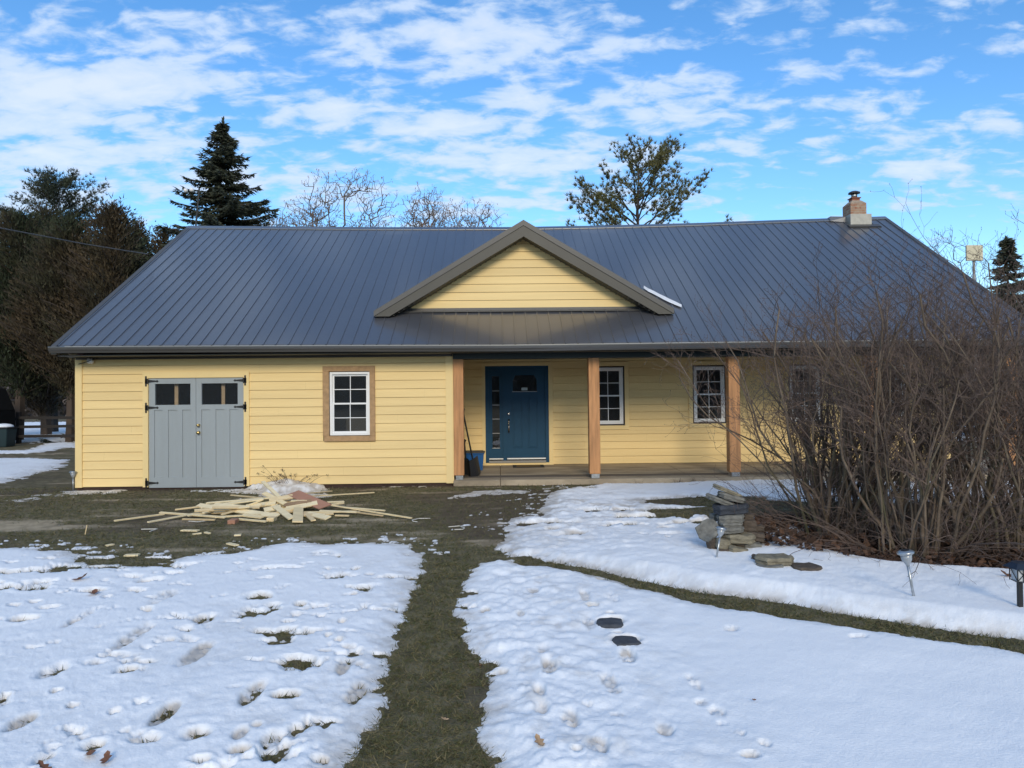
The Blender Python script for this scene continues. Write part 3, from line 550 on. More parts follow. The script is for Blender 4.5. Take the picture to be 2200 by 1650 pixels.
# soffit strip under rake
# dormer gable ----------------------------------------------------
PX, PZ = .485, 5.09; SL = .6; GY = 14.86; GF = 14.52
def dz_(x, z0=PZ): return z0-abs(x-PX)*SL
def dormer():
    hw = 2.93
    for s in (-1, 1):
        # roof plane: from front edge GF back to where it meets the main roof
        t = MB(); n = 12; pts_f = []; pts_b = []
        for i in range(n+1):
            q = hw*i/n; x = PX+s*q; z = PZ-q*SL; yb = EX+(z-eave_z(x))/((ridge_z(x)-eave_z(x))/(RY-EX))+.05
            pts_f.append((x, GF, z)); pts_b.append((x, max(yb, GF+.02), z))
        for i in range(n): t.poly([pts_f[i], pts_f[i+1], pts_b[i+1], pts_b[i]] if s > 0 else [pts_f[i+1], pts_f[i], pts_b[i], pts_b[i+1]])
        t.build('dormer_roof', M['roof'], house)
        # rake trim: light top metal edge + broad fascia + vented soffit
        xe = PX+s*hw
        def rk(zo0, zo1, y0, y1, name, m, xend=None, xe2=None):
            xb = xe if xend is None else xend; xt = xb if xe2 is None else xe2
            a = [(PX, y0, PZ+zo0), (xb, y0, dz_(xb)+zo0), (xb, y1, dz_(xb)+zo0), (PX, y1, PZ+zo0)]
            b = [(PX, y0, PZ+zo1), (xt, y0, dz_(xt)+zo1), (xt, y1, dz_(xt)+zo1), (PX, y1, PZ+zo1)]
            if s < 0: a = [a[1], a[0], a[3], a[2]]; b = [b[1], b[0], b[3], b[2]]
            return MB().hexa(a+b).build(name, m, house)
        rk(-.085, .022, GF-.035, GF+.07, 'rake_trim', M['roof_trim'])
        # fascia: bottom is cut level at the lower end
        zb = dz_(xe)-.09
        xin = PX+s*(hw-.30); MBf = MB(); y0, y1 = GF-.018, GF+.012
        P4 = [(PX, PZ-.087), (xe, dz_(xe)-.087), (xin, dz_(xin)-.087-.18), (PX, PZ-.30)]
        for yy in (y0, y1): MBf.poly([(p[0], yy, p[1]) for p in (P4 if (s > 0) == (yy == y0) else P4[::-1])][::-1])
        for a, b in zip(P4, P4[1:]+P4[:1]): MBf.poly([(a[0], y0, a[1]), (b[0], y0, b[1]), (b[0], y1, b[1]), (a[0], y1, a[1])])
        MBf.build('rake_fascia', mat('bronze_fascia', (.055, .052, .042), .5, var=.08, vscale=2), house)
        q = MB(); xs2 = PX+s*(hw-.28)
        q.poly([(PX, y1, PZ-.285), (xs2, y1, dz_(xs2)-.285), (xs2, GY+.01, dz_(xs2)-.285), (PX, GY+.01, PZ-.285)])
        kk = 0
        L_ = hw-.4
        while kk*.1 < L_:
            x = PX+s*(.05+kk*.1); q.bar((x, y1, dz_(x)-.292), (x, GY, dz_(x)-.292), .022, .014); kk += 1
        q.build('rake_soffit', M['soffit'], house)
    z0 = 3.43
    siding('gable_wall', PX-2.8, PX+2.8, z0, 4.83, GY, [], house, clip=lambda z: (PX-(4.81-z)/SL, PX+(4.81-z)/SL))
    b = MB(); b.poly([(PX-2.6, GY+.02, 3.2), (PX+2.6, GY+.02, 3.2), (PX+2.6, GY+.02, 3.4), (PX, GY+.02, 4.85), (PX-2.6, GY+.02, 3.4)]); b.build('gable_backing', M['soffit'], house)
    # flashing along the foot of the gable wall
    f = MB(); xa, xb = PX-2.52, PX+2.52
    f.hexa([(xa, GY-.05, z0-.06), (xb, GY-.05, z0-.06), (xb, GY, z0-.06), (xa, GY, z0-.06), (xa, GY-.03, z0+.005), (xb, GY-.03, z0+.005), (xb, GY, z0+.01), (xa, GY, z0+.01)])
    f.hexa([(xa, GY-.14, 3.345), (xb, GY-.14, 3.345), (xb, GY-.04, 3.345), (xa, GY-.04, 3.345), (xa, GY-.14, 3.357), (xb, GY-.14, 3.357), (xb, GY-.04, z0-.05), (xa, GY-.04, z0-.05)])
    f.build('flashing', M['roof_trim'], house)
dormer()
# chimney ---------------------------------------------------------
def chimney():
    p = onY(1828, 470, 18.95); cx0 = p[0]; cx1 = onY(1862, 470, 18.95)[0]; y0, y1 = 18.95, 19.4
    zt = onY(1845, 431, 18.95)[2]; zb = onY(1845, 462, 18.95)[2]
    ch = MB(); ch.box(cx0, cx1, y0, y1, 5.6, zt-.06); c = ch.build('chimney', M['brick'], house)
    m = MB(); a = .0; 
    m.hexa([(cx0, y0, zt-.06), (cx1, y0, zt-.06), (cx1, y1, zt-.06), (cx0, y1, zt-.06), (cx0+.09, y0+.09, zt+.03), (cx1-.09, y0+.09, zt+.03), (cx1-.09, y1-.09, zt+.03), (cx0+.09, y1-.09, zt+.03)])
    m.build('crown', mat('mortar_crown', (.34, .27, .2), .9, var=.2, vscale=10), c)
    xm, ym = (cx0+cx1)/2, (y0+y1)/2
    MB().box(xm-.1, xm+.1, ym-.1, ym+.1, zt+.03, zt+.1).box(xm-.125, xm+.125, ym-.125, ym+.125, zt+.1, zt+.12).build('clay_flue', mat('clay_flue', (.25, .09, .055), .8, var=.3, vscale=12), c)
    MB().lathe((xm, ym, zt+.12), [(.075, 0), (.075, .12)], 16).build('flue_pipe', M['steel'], c, True)
    q = MB()
    for k in range(4): an = k*math.pi/2+.5; q.box(xm+.075*math.cos(an)-.01, xm+.075*math.cos(an)+.01, ym+.075*math.sin(an)-.01, ym+.075*math.sin(an)+.01, zt+.13, zt+.25)
    q.lathe((xm, ym, zt+.24), [(.155, 0), (.15, .025), (.08, .06), (.02, .065)], 8); q.build('rain_cap', mat('blackened_metal', (.015, .018, .03), .5), c)
    # flashing saddle
    zb_ = roof_z(cx1, y0-.02)
    f = MB(); f.box(cx0-.035, cx1+.10, y0-.06, y1+.1, zb_-.1, zb+.02)
    f.build('chimney_flashing', mat('lead_flashing', (.38, .36, .31), .4, metal=.3, var=.15, vscale=8), c)
    f = MB(); f.box(cx0-.12, cx1+.28, y0-.20, y0-.17, roof_z(cx1, y0-.2)+.0, roof_z(cx1, y0-.2)+.035); f.hexa([(cx0-.12,y0-.2,zb_-.1),(cx1+.28,y0-.2,zb_-.1),(cx1+.28,y0-.05,zb_-.02),(cx0-.12,y0-.05,zb_-.02),(cx0-.12,y0-.2,zb_-.075),(cx1+.28,y0-.2,zb_-.075),(cx1+.28,y0-.05,zb_+.02),(cx0-.12,y0-.05,zb_+.02)])
    f.build('flashing_apron', M['roof_trim'], c)
    # small cricket on the left over the ridge
    MB().hexa([(cx0-.42, y0+.25, roof_z(cx0, y0+.25)+.02), (cx0, y0+.2, roof_z(cx0, y0+.2)), (cx0, y1+.2, 6.1), (cx0-.42, y1+.2, 6.1), (cx0-.40, y0+.3, ridge_z(cx0)+.03), (cx0, y0+.2, zb+.01), (cx0, y1+.2, zb+.01), (cx0-.38, y1+.2, ridge_z(cx0)+.03)]).build('cricket', M['roof'], c)
chimney()
# porch slab ------------------------------------------------------
sl_ = MB(); x0, x1 = -.89, 10.9
for (a, b) in ((x0, -.02), (-.012, 3.6), (3.608, 7.2), (7.208, x1)):
    sl_.hexa([(a, 13.90, -.1), (b, 13.90, -.1), (b, PY, -.1), (a, PY, -.1), (a, 13.90, .105), (b, 13.90, .105), (b, PY, .158), (a, PY, .158)])
sl_.build('porch_slab', M['concrete'], house, bevel=.006)
# posts -----------------------------------------------------------
for i, (px, w_) in enumerate(((-.79, .19), (1.765, .205), (4.415, .21), (7.09, .21), (9.72, .21))):
    cy = 14.09; po = MB().box(px-w_/2, px+w_/2, cy-w_/2, cy+w_/2, .19, 2.375).build('porch_post', M['post'], house, bevel=.008)
    b = MB(); b.box(px-w_/2+.03, px+w_/2-.02, cy-w_/2-.004, cy-w_/2+.0, .118, .212) if False else b.box(px-w_/2+.035, px+w_/2-.02, cy-w_/2+.01, cy+w_/2-.01, .11, .189); b.build('post_base', M['steel'], po)
# windows ---------------------------------------------------------
def window(x0, x1, z0, z1, Yp, sash=.045):
    """white double-hung unit, 2x2 lights per sash; Yp = face plane of the frame"""
    f = MB(); w = .045; d = .07
    f.box(x0, x0+w, Yp, Yp+d, z0, z1); f.box(x1-w, x1, Yp, Yp+d, z0, z1); f.box(x0+w, x1-w, Yp, Yp+d, z1-w, z1); f.box(x0+w, x1-w, Yp-.008, Yp+d, z0, z0+w)
    o = f.build('window', M['white'], house, bevel=.003)
    a, b, c, e = x0+w, x1-w, z0+w, z1-w; mz = (c+e)/2
    for (za, zb, yo, nm) in ((mz-.016, e, .02, 'upper_sash'), (c, mz+.016, .034, 'lower_sash')):
        s = .032; q = MB(); y0 = Yp+yo if nm == 'upper_sash' else Yp+.012; y1 = y0+.03
        if nm == 'upper_sash': y0 += .022; y1 += .022
        q.box(a, a+s, y0, y1, za, zb); q.box(b-s, b, y0, y1, za, zb); q.box(a+s, b-s, y0, y1, za, za+s); q.box(a+s, b-s, y0, y1, zb-s, zb)
        m = .007; xm = (a+b)/2; zm = (za+zb)/2; q.box(xm-m, xm+m, y0+.009, y0+.017, za+s, zb-s); q.box(a+s, xm-m, y0+.009, y0+.017, zm-m, zm+m); q.box(xm+m, b-s, y0+.009, y0+.017, zm-m, zm+m)
        so_ = q.build(nm, M['white'], o)
        MB().poly([(a+s, y0+.021, za+s), (b-s, y0+.021, za+s), (b-s, y0+.021, zb-s), (a+s, y0+.021, zb-s)]).build('pane', M['glass'], o)
    return o
# garage side window with its rough timber surround
x0, x1, z0, z1 = WN
t = MB(); yf = FY-.045
def rough(x0, x1, z0, z1): t.box(x0, x1, yf+rnd.uniform(-.004, .004), FY+.08, z0, z1)
rough(x0, x1, z1-.10, z1); rough(x0, x0+.118, z0+.10, z1-.1); rough(x1-.10, x1, z0+.10, z1-.1); rough(x0+.02, x1, z0, z0+.10)
t.build('window_surround', M['rough_wood'], house, bevel=.004)
window(-3.205, -2.452, .965, 2.155, FY-.02)
for i, (a, b, c, d) in enumerate(PW):
    MB().box(a, a+.028, PY-.012, PY+.09, c, d).box(b-.028, b, PY-.012, PY+.09, c, d).box(a+.028, b-.028, PY-.012, PY+.09, d-.028, d).box(a+.028, b-.028, PY-.012, PY+.09, c, c+.028).build('window_casing', M['darkframe'], house)
    q = MB(); tw = .088; y = PY-.03
    q.box(a-tw, a, y, PY+.01, c-tw, d+tw); q.box(b, b+tw, y, PY+.01, c-tw, d+tw); q.box(a, b, y, PY+.01, d, d+tw); q.box(a, b, y, PY+.01, c-tw, c)
    q.build('window_trim', M['ytrim'], house)
    window(a+.03, b-.03, c+.03, d-.03, PY+.01)
# garage doors ----------------------------------------------------
GX = lambda c: -6.584+(c-970)/900*1.77
GZ = lambda c: 2.07-(c-408)/1032*2.045
def leaf(xa, xb, glass, panels, hx, s):
    yf = FY-.012; q = MB(); q.box(xa, xb, yf+.017, yf+.045, .025, GZ(700)); 
    gz0, gz1 = GZ(660), GZ(460)
    q.box(xa, xb, yf, yf+.0172, .025, GZ(1345)); q.box(xa, xb, yf, yf+.045, GZ(708), gz0); q.box(xa, xb, yf, yf+.045, gz1, 2.068)
    q.box(xa, glass[0], yf, yf+.045, gz0, gz1); q.box(glass[1], xb, yf, yf+.045, gz0, gz1)
    xs = [xa]+[v for p in panels for v in p]+[xb]
    for i in range(0, len(xs), 2): q.box(xs[i], xs[i+1], yf, yf+.0172, GZ(1345), GZ(708))
    o = q.build('garage_door', M['grey_door'], house)
    MB().poly([(glass[0], yf+.03, gz0), (glass[1], yf+.03, gz0), (glass[1], yf+.03, gz1), (glass[0], yf+.03, gz1)]).build('pane', M['glass'], o)
    for zc in (GZ(435), GZ(685), GZ(1395)):
        h = MB(); xo = hx; d = s
        h.box(min(xo, xo-d*.05), max(xo, xo-d*.055), FY-.043, FY-.0345, zc-.045, zc+.045); h.box(xo-d*.032-.015, xo-d*.032+.015, FY-.043, FY-.0345, zc-.095, zc+.095)
        h.tube([(xo, FY-.043, zc-.05), (xo, FY-.043, zc+.05)], .009)
        P = [(xo, zc-.028), (xo+d*.15, zc-.012), (xo+d*.165, zc-.024), (xo+d*.195, zc), (xo+d*.165, zc+.024), (xo+d*.15, zc+.012), (xo, zc+.028)]
        for yy in (yf-.006, yf-.0005): h.poly([(p[0], yy, p[1]) for p in P])
        for a, b in zip(P, P[1:]+P[:1]): h.poly([(a[0], yf-.006, a[1]), (b[0], yf-.006, b[1]), (b[0], yf-.0005, b[1]), (a[0], yf-.0005, a[1])])
        h.build('hinge', M['black'], o)
    return o
la = leaf(GX(972), GX(1416), (GX(1030), GX(1365)), [(GX(1022), GX(1103)), (GX(1153), GX(1237)), (GX(1287), GX(1367))], GX(967), 1)
lb = leaf(GX(1419), GX(1868), (GX(1470), GX(1813)), [(GX(1468), GX(1552)), (GX(1603), GX(1685)), (GX(1735), GX(1815))], GX(1872), -1)
for zc, r in ((GZ(855), .026), (GZ(925), .03)):
    MB().lathe((GX(1444), FY-.012, zc), [(r*1.05, 0), (r*1.05, .008), (r*.5, .012), (r*.5, .03), (r, .035), (r, .055), (r*.6, .065)], 16, axis=(0, -1, 0)).build('door_knob', M['brass'], lb, True)
box_part('stud', M['stud'], (GX(1190), GX(1224), FY+.10, FY+.14, .1, 2.45), (GX(1638), GX(1670), FY+.10, FY+.14, .1, 2.45))
# front door ------------------------------------------------------
DX = lambda c: -.333+(c-150)/905*1.392
DZ = lambda c: 2.335-(c-108)/1347*2.125
tw = .075
box_part('door_trim', M['ytrim'], (DR[0]-tw, DR[0], PY-.03, PY+.03, .14, 2.335+tw), (DR[1], DR[1]+tw+.02, PY-.03, PY+.03, .14, 2.335+tw), (DR[0], DR[1], PY-.03, PY+.03, 2.335, 2.335+tw), (DR[0], DR[1], PY-.03, PY+.03, .142, .205))
fr = box_part('door_frame', M['blue_door'], (DX(150), DX(195), PY-.01, PY+.1, .21, 2.335), (DX(1010), DX(1055), PY-.01, PY+.1, .21, 2.335), (DX(195), DX(1010), PY-.01, PY+.1, DZ(165), 2.335), (DX(400), DX(450), PY-.006, PY+.1, .24, DZ(165)))
box_part('door_sill', mat('sill_metal', (.25, .24, .22), .45, metal=.3), (DX(195), DX(1010), PY-.05, PY+.09, .207, .255))
yd = PY+.035
def panel_door(name, xa, xb, zb, zt, glasspoly, parent):
    """slab with a polygonal glass opening bounded by its box; corners filled"""
    q = MB(); gx0 = min(p[0] for p in glasspoly); gx1 = max(p[0] for p in glasspoly); g0 = min(p[1] for p in glasspoly); g1 = max(p[1] for p in glasspoly)
    q.box(xa, gx0, yd, yd+.04, zb, zt); q.box(gx1, xb, yd, yd+.04, zb, zt); q.box(gx0, gx1, yd, yd+.04, zb, g0); q.box(gx0, gx1, yd, yd+.04, g1, zt)
    return q, (gx0, gx1, g0, g1)
q, g = panel_door('sidelight', DX(195), DX(400), DZ(1393), DZ(165), [(DX(247), DZ(1250)), (DX(352), DZ(250))], fr)
sdl = q.build('sidelight', M['blue_door'], house)
MB().poly([(g[0], yd+.02, g[2]), (g[1], yd+.02, g[2]), (g[1], yd+.02, g[3]), (g[0], yd+.02, g[3])]).build('pane', M['glass'], sdl)
M['pale_bar'] = mat('pale_bar', (.45, .46, .47), .4)
for c in (455, 652, 848, 1047): MB().box(g[0], g[1], yd+.008, yd+.018, DZ(c)-.006, DZ(c)+.006).build('glazing_bar', M['pale_bar'], sdl)
MB().box(g[0]-.012, g[1]+.012, yd-.008, yd+.0, g[2]-.012, g[2]).build('glazing_bar', M['pale_bar'], sdl)
q = MB(); q.box(g[0]-.022, g[0], yd-.008, yd, g[2]-.01, g[3]+.02); q.box(g[1], g[1]+.022, yd-.008, yd, g[2]-.01, g[3]+.02); q.box(g[0], g[1], yd-.008, yd, g[3], g[3]+.02); q.build('glass_bead', M['blue_door'], sdl)
q, g = panel_door('front_door', DX(450), DX(1010), DZ(1393), DZ(165), [(DX(545), DZ(465)), (DX(888), DZ(240))], fr)
for (ax, s) in ((g[0], 1), (g[1], -1)):
    q.poly([(ax, yd+.003, g[3]), (ax+s*.06, yd+.003, g[3]), (ax, yd+.003, g[3]-.11)])
def mould(q, xa, xb, za, zb, w=.016):
    for (a, b, c, d) in ((xa, xa+w, za, zb), (xb-w, xb, za, zb), (xa+w, xb-w, za, za+w), (xa+w, xb-w, zb-w, zb)): q.box(a, b, yd-.016, yd+.0, c, d)
    q.box(xa+w+.014, xb-w-.014, yd-.012, yd+.0, za+w+.014, zb-w-.014)
mould(q, DX(545), DX(682), DZ(1252), DZ(568)); mould(q, DX(762), DX(898), DZ(1252), DZ(568))
q.box(DX(520), DX(905), yd-.022, yd+0, DZ(508), DZ(484)); q.box(DX(535), DX(892), yd-.012, yd+0, DZ(528), DZ(508))
dr = q.build('front_door', M['blue_door'], house)
MB().poly([(g[0], yd+.02, g[2]), (g[1], yd+.02, g[2]), (g[1], yd+.02, g[3]), (g[0], yd+.02, g[3])]).build('pane', M['glass'], dr)
q = MB(); q.box(g[0]-.01, g[1]+.01, yd-.01, yd, g[2]-.012, g[2]); q.build('glass_bead', mat('pale_bead', (.35, .38, .42), .4), dr)
M['lead'] = mat('lead_came', (.3, .3, .28), .4, metal=.5); q = MB(); q.bar((g[0]+.002, yd+.01, g[3]-.10), (g[0]+.055, yd+.01, g[3]-.005), .006, .006).build('leading', M['lead'], dr); q = MB(); q.bar((g[1]-.002, yd+.01, g[3]-.10), (g[1]-.055, yd+.01, g[3]-.005), .006, .006).build('leading', M['lead'], dr); q = MB(); q.bar((g[0]+.0, yd+.012, g[3]-.10), (g[0]+.09, yd+.012, g[3]-.13), .005, .005); q.build('leading', M['lead'], dr)
MB().box(DX(670), DX(755), yd+.006, yd+.014, DZ(450), DZ(412)).build('window_sticker', mat('pale_sticker', (.42, .5, .52), .5), dr)
q = MB(); xh = DX(482); q.lathe((xh, yd-.001, DZ(780)), [(.03, 0), (.03, .01), (.018, .018)], 16, (0, -1, 0)); q.lathe((xh, yd-.001, DZ(885)), [(.022, 0), (.022, .01), (.012, .02)], 14, (0, -1, 0))
q.box(xh-.018, xh+.018, yd-.007, yd+.0, DZ(1040), DZ(850)); q.tube([(xh, yd-.006, DZ(920)), (xh, yd-.05, DZ(935)), (xh, yd-.055, DZ(975)), (xh, yd-.04, DZ(1010)), (xh, yd-.006, DZ(1025))], .008, 8); q.build('door_handle', M['nickel'], dr, True)
box_part('door_sweep', M['white'], (DX(455), DX(1008), yd-.004, yd+.02, DZ(1412), DZ(1394)), (DX(198), DX(400), yd-.004, yd+.02, DZ(1412), DZ(1396)))
# wire anchor at the corner ----------------------------------------
p = onY(191, 776, FY-.06)
q = MB(); q.lathe((p[0]-.02, FY-.05, p[2]), [(.035, 0), (.055, .02), (.04, .05), (.055, .08), (.025, .11)], 12, (1, -.3, 0)); q.lathe((p[0]+.0, FY-.05, p[2]+.03), [(.02, 0), (.03, .02), (.02, .04)], 12, (0, -1, 0)); q.build('insulator', M['white'], house, True)
q = MB(); q.tube([onY(169, 782, FY-.05), onY(182, 779, FY-.12), onY(198, 773, FY-.12), onY(214, 766, FY-.08), onY(222, 761, FY-.04)], .007, 6); q.tube([onY(194, 775, FY-.08), onY(206, 772, FY-.1), onY(216, 765, FY-.04)], .006, 6); q.tube([onY(182, 763, FY-.03), onY(186, 768, FY-.05), onY(190, 771, FY-.06)], .006, 6); q.build('corner_wire', M['black'], house)

# ================================================================== SMALL THINGS ON THE PORCH
t = empty('doormat', (.52, 16.15, .155), 'flat brown and black doormat in front of the blue door', 'doormat')
xa, xb = onZ(1102, 1003, .16)[0], onZ(1170, 1003, .16)[0]
ya, yb = 15.85, 16.30
MB().hexa([(xa, ya, .147), (xb, ya, .147), (xb, yb, .157), (xa, yb, .157), (xa, ya, .157), (xb, ya, .157), (xb, yb, .167), (xa, yb, .167)]).build('border', M['rubber'], t)
MB().hexa([(xa+.08, ya+.1, .157), (xb-.08, ya+.1, .157), (xb-.08, yb-.07, .165), (xa+.08, yb-.07, .165), (xa+.08, ya+.1, .163), (xb-.08, ya+.1, .163), (xb-.08, yb-.07, .172), (xa+.08, yb-.07, .172)]).build('pile', M['mat'], t)
def tapered(c, w0, d0, w1, d1, z0, z1, mb=None):
    mb = mb or MB(); x, y = c
    return mb.hexa([(x-w0/2, y-d0/2, z0), (x+w0/2, y-d0/2, z0), (x+w0/2, y+d0/2, z0), (x-w0/2, y+d0/2, z0), (x-w1/2, y-d1/2, z1), (x+w1/2, y-d1/2, z1), (x+w1/2, y+d1/2, z1), (x-w1/2, y+d1/2, z1)])
bx = (-.55, 15.55); t = empty('storage_bin', (*bx, .14), 'blue plastic storage bin with a grey-black lid beside the front door', 'bin')
bin_ = tapered(bx, .33, .28, .385, .33, .142, .50); bin_.box(bx[0]-.205, bx[0]+.205, bx[1]-.178, bx[1]+.178, .475, .50)
for k in range(5): bin_.box(bx[0]-.14+k*.07-.008, bx[0]-.14+k*.07+.008, bx[1]-.168, bx[1]-.14, .19, .47)
bin_.build('tub', M['blue_plastic'], t, bevel=.006)
MB().box(bx[0]-.215, bx[0]+.215, bx[1]-.188, bx[1]+.188, .50, .525).box(bx[0]-.18, bx[0]+.18, bx[1]-.15, bx[1]+.15, .525, .54).build('lid', mat('grey_lid', (.05, .05, .052), .5), t, bevel=.005)
def shovel(name, lab, foot, top, blade_w, yaw):
    foot = Vector(foot); top = Vector(top); d = (top-foot).normalized(); t = empty('snow_shovel', foot, lab, 'shovel', 'snow shovels leaning by the first post')
    q = MB(); q.tube([foot+d*.30, top], .016, 8); q.build('shaft', M['black'], t)
    q = MB(); s = d.cross(Vector((math.sin(yaw), -math.cos(yaw), 0))).normalized(); q.tube([top-s*.055, top+s*.055], .014, 8); q.tube([top-s*.05, top-d*.09], .009, 6); q.tube([top+s*.05, top-d*.09], .009, 6); q.build('grip', M['black_plastic'], t)
    q = MB(); nrm = s.cross(d).normalized(); n = 8
    for i in range(n):
        a, b = i/n, (i+1)/n
        def P(u, v, o=0): return foot+d*(v*.36)+s*(u*blade_w/2)+nrm*(.05*(1-u*u)*(1-.5*v)+o)
        for j in range(5):
            u0, u1 = -1+j*.4, -1+(j+1)*.4
            q.poly([P(u0, a), P(u1, a), P(u1, b), P(u0, b)]); q.poly([P(u0, a, .006), P(u0, b, .006), P(u1, b, .006), P(u1, a, .006)])
    q.build('blade', M['black_plastic'], t)
p0 = onY(1022, 1022, 14.35); p1 = onY(994, 881, 14.2)
shovel('snow_shovel', 'tall snow shovel with black curved blade leaning right beside the blue bin', (p0[0], 14.55, .13), (p1[0], 14.18, p1[2]), .30, .9)
p0 = onY(1003, 1024, 14.35); p1 = onY(997, 945, 14.2)
shovel('snow_shovel', 'shorter black shovel close against the first porch post', (p0[0], 14.45, .13), (p1[0], 14.24, p1[2]), .22, 2.2)

# ================================================================== PATH LIGHTS
def path_light(px, py, h, lean, label, z=None, sc=1.0, zr=.06):
    p = onZ(px, py, zr); b = Vector((p[0], p[1], snow_z(p[0], p[1])-.06)) if z is None else Vector((p[0], p[1], z))
    t = empty('path_light', b, label, 'path light', 'stainless steel solar path lights'); d = Vector((lean, 0, 1)).normalized()
    q = MB(); q.tube([b, b+d*(h*.72)], .011*sc, 10); q.build('stake', M['steel'], t, True)
    c = b+d*(h*.70); q = MB(); q.lathe(c, [(.012*sc, 0), (.02*sc, .02*sc), (.038*sc, .05*sc), (.046*sc, .10*sc)], 18, d); q.build('lens', mat('frosted_lens', (.30, .33, .36), .2, spec=.8), t, True)
    q = MB(); q.lathe(c+d*.095*sc, [(.05*sc, 0), (.064*sc, .008*sc), (.066*sc, .02*sc), (.05*sc, .03*sc), (.04*sc, .034*sc)], 20, d); q.build('cap', M['steel'], t, True)
    q = MB(); q.lathe(c+d*.1285*sc, [(.032*sc, 0), (.032*sc, .003*sc)], 16, d); q.build('solar_cell', M['black'], t)
path_light(1966, 1292, .42, -.17, 'leaning steel solar path light in the snow in front of the bare bushes', sc=.95)
path_light(1537, 1186, .36, .18, 'steel solar path light standing against the left foot of the stone stack', sc=.8, zr=.16)
path_light(157, 1047, .36, 0, 'steel solar path light at the left corner of the house', z=-.02)
def lantern(px, py):
    p = onZ(px, py, .08); b = Vector((p[0], p[1], snow_z(p[0], p[1])-.05)); t = empty('path_lantern', b, 'black square lantern on a stake at the right edge of the snow', 'path light')
    q = MB(); q.box(b.x-.014, b.x+.014, b.y-.014, b.y+.014, b.z, b.z+.22); q.build('stake', M['black'], t)
    q = MB(); w = .042; z0, z1 = b.z+.22, b.z+.33
    tapered((b.x, b.y), .03, .03, .09, .09, z0, z0+.018, q)
    for sx in (-1, 1):
        for sy in (-1, 1): q.bar((b.x+sx*w, b.y+sy*w, z0+.015), (b.x+sx*w, b.y+sy*w, z1), .006, .006, (0, 1, 0))
        q.bar((b.x-sx*w, b.y-w, z0+.018), (b.x+sx*w, b.y-w, z1), .004, .004); q.bar((b.x+sx*w, b.y-w, z0+.018), (b.x+sx*w, b.y+w, z1), .004, .004)
    q.bar((b.x, b.y-w, z0+.02), (b.x, b.y-w, z1), .004, .004, (0, 1, 0)); q.build('cage', M['black'], t)
    q = MB(); q.box(b.x-.036, b.x+.036, b.y-.036, b.y+.036, z0+.019, z1); q.build('glass_box', mat('cloudy_glass', (.5, .53, .55), .3), t)
    q = MB(); tapered((b.x, b.y), .15, .15, .07, .07, z1, z1+.035, q); q.box(b.x-.035, b.x+.035, b.y-.035, b.y+.035, z1+.035, z1+.043); q.build('cap', mat('dark_blue_cap', (.01, .016, .03), .4), t)
lantern(2192, 1312)

# ================================================================== STONES
def stone_mesh(w, d, h, seed, rough=.12):
    g = random.Random(seed); n = 14; rings = [(.90, -.5), (1.0, -.36), (.95, -.1), (1.02, .12), (.98, .42), (.90, .5)]; V = []; Fc = []
    out = []
    for k in range(n):
        a = 2*math.pi*k/n; ca, sa = math.cos(a), math.sin(a); q = 1/max(abs(ca), abs(sa))**.72; out.append((ca*q*(1+g.uniform(-rough, rough)), sa*q*(1+g.uniform(-rough, rough))))
    for (r, z) in rings:
        for k in range(n): V.append((out[k][0]*r*w/2*(1+g.uniform(-.03, .03)), out[k][1]*r*d/2*(1+g.uniform(-.03, .03)), z*h*(1+g.uniform(-.15, .15))))
    for i in range(len(rings)-1):
        for k in range(n): Fc.append((i*n+k, i*n+(k+1) % n, (i+1)*n+(k+1) % n, (i+1)*n+k))
    c = len(V); V += [(0, 0, -.5*h), (0, 0, .52*h)]
    for k in range(n): Fc.append((c, (k+1) % n, k)); Fc.append((c+1, (len(rings)-1)*n+k, (len(rings)-1)*n+(k+1) % n))
    me = bpy.data.meshes.new('stone'); me.from_pydata(V, [], Fc); me.update(); return me
SC = dict(grey=(.155, .15, .13), tan=(.205, .18, .125), dark=(.035, .04, .05), brown=(.085, .065, .048), slate=(.05, .055, .065))
SM = {k: mat('stone_'+k, v, .85, var=.35, vscale=14, bump=.9, bscale=35, bdist=.012, stretch=(1, 1, 3)) for k, v in SC.items()}
def stone(px, py, w, h, Y, rot, c, label, dep=.8, seed=0, tilty=0, name='stone', group='flat stones of the rock stack', yaw=0, cat='stone'):
    p = onY(px, py, Y); s = Y/F; me = stone_mesh(w*s, w*s*dep, h*s, seed+int(px)); o = link(name, me, SM[c]); o.location = p; o.rotation_euler = (tilty, R(rot), yaw); tag(o, label, cat, group); return o
Yc = 7.62
stone(1563, 1055, 62, 9, Yc, 23, 'tan', 'topmost stone of the stack, a thin tan slab tipped up to the left', .5)
stone(1572, 1069, 58, 13, Yc, 16, 'grey', 'grey slab just under the tipped top stone', .7)
stone(1550, 1077, 62, 11, Yc+.02, 22, 'grey', 'slanting grey slab above the dark one, its left end sticking out', .7)
stone(1566, 1092, 72, 20, Yc, -3, 'dark', 'thick blue-black slab in the upper half of the stone stack', .8)
stone(1545, 1111, 40, 15, Yc+.12, 0, 'grey', 'squat grey stone behind and left under the black slab', .8)
stone(1569, 1113, 52, 17, Yc-.08, -4, 'grey', 'pale layered grey stone directly under the black slab', .8)
stone(1606, 1110, 24, 13, Yc+.08, 0, 'brown', 'small brown stone at the right under the black slab', .9)
stone(1566, 1126, 50, 11, Yc-.08, 0, 'grey', 'thin grey course in the middle of the stone stack', .9)
stone(1565, 1137, 60, 12, Yc-.1, -2, 'grey', 'wide grey course resting on the tan lower stones', .9)
stone(1606, 1128, 34, 24, Yc+.05, 4, 'brown', 'rough brown stone at the right side of the stack', 1)
stone(1521, 1139, 46, 10, Yc-.1, -38, 'grey', 'loose grey slab leaning on the left side of the stack', 1.0, tilty=R(52), seed=4)
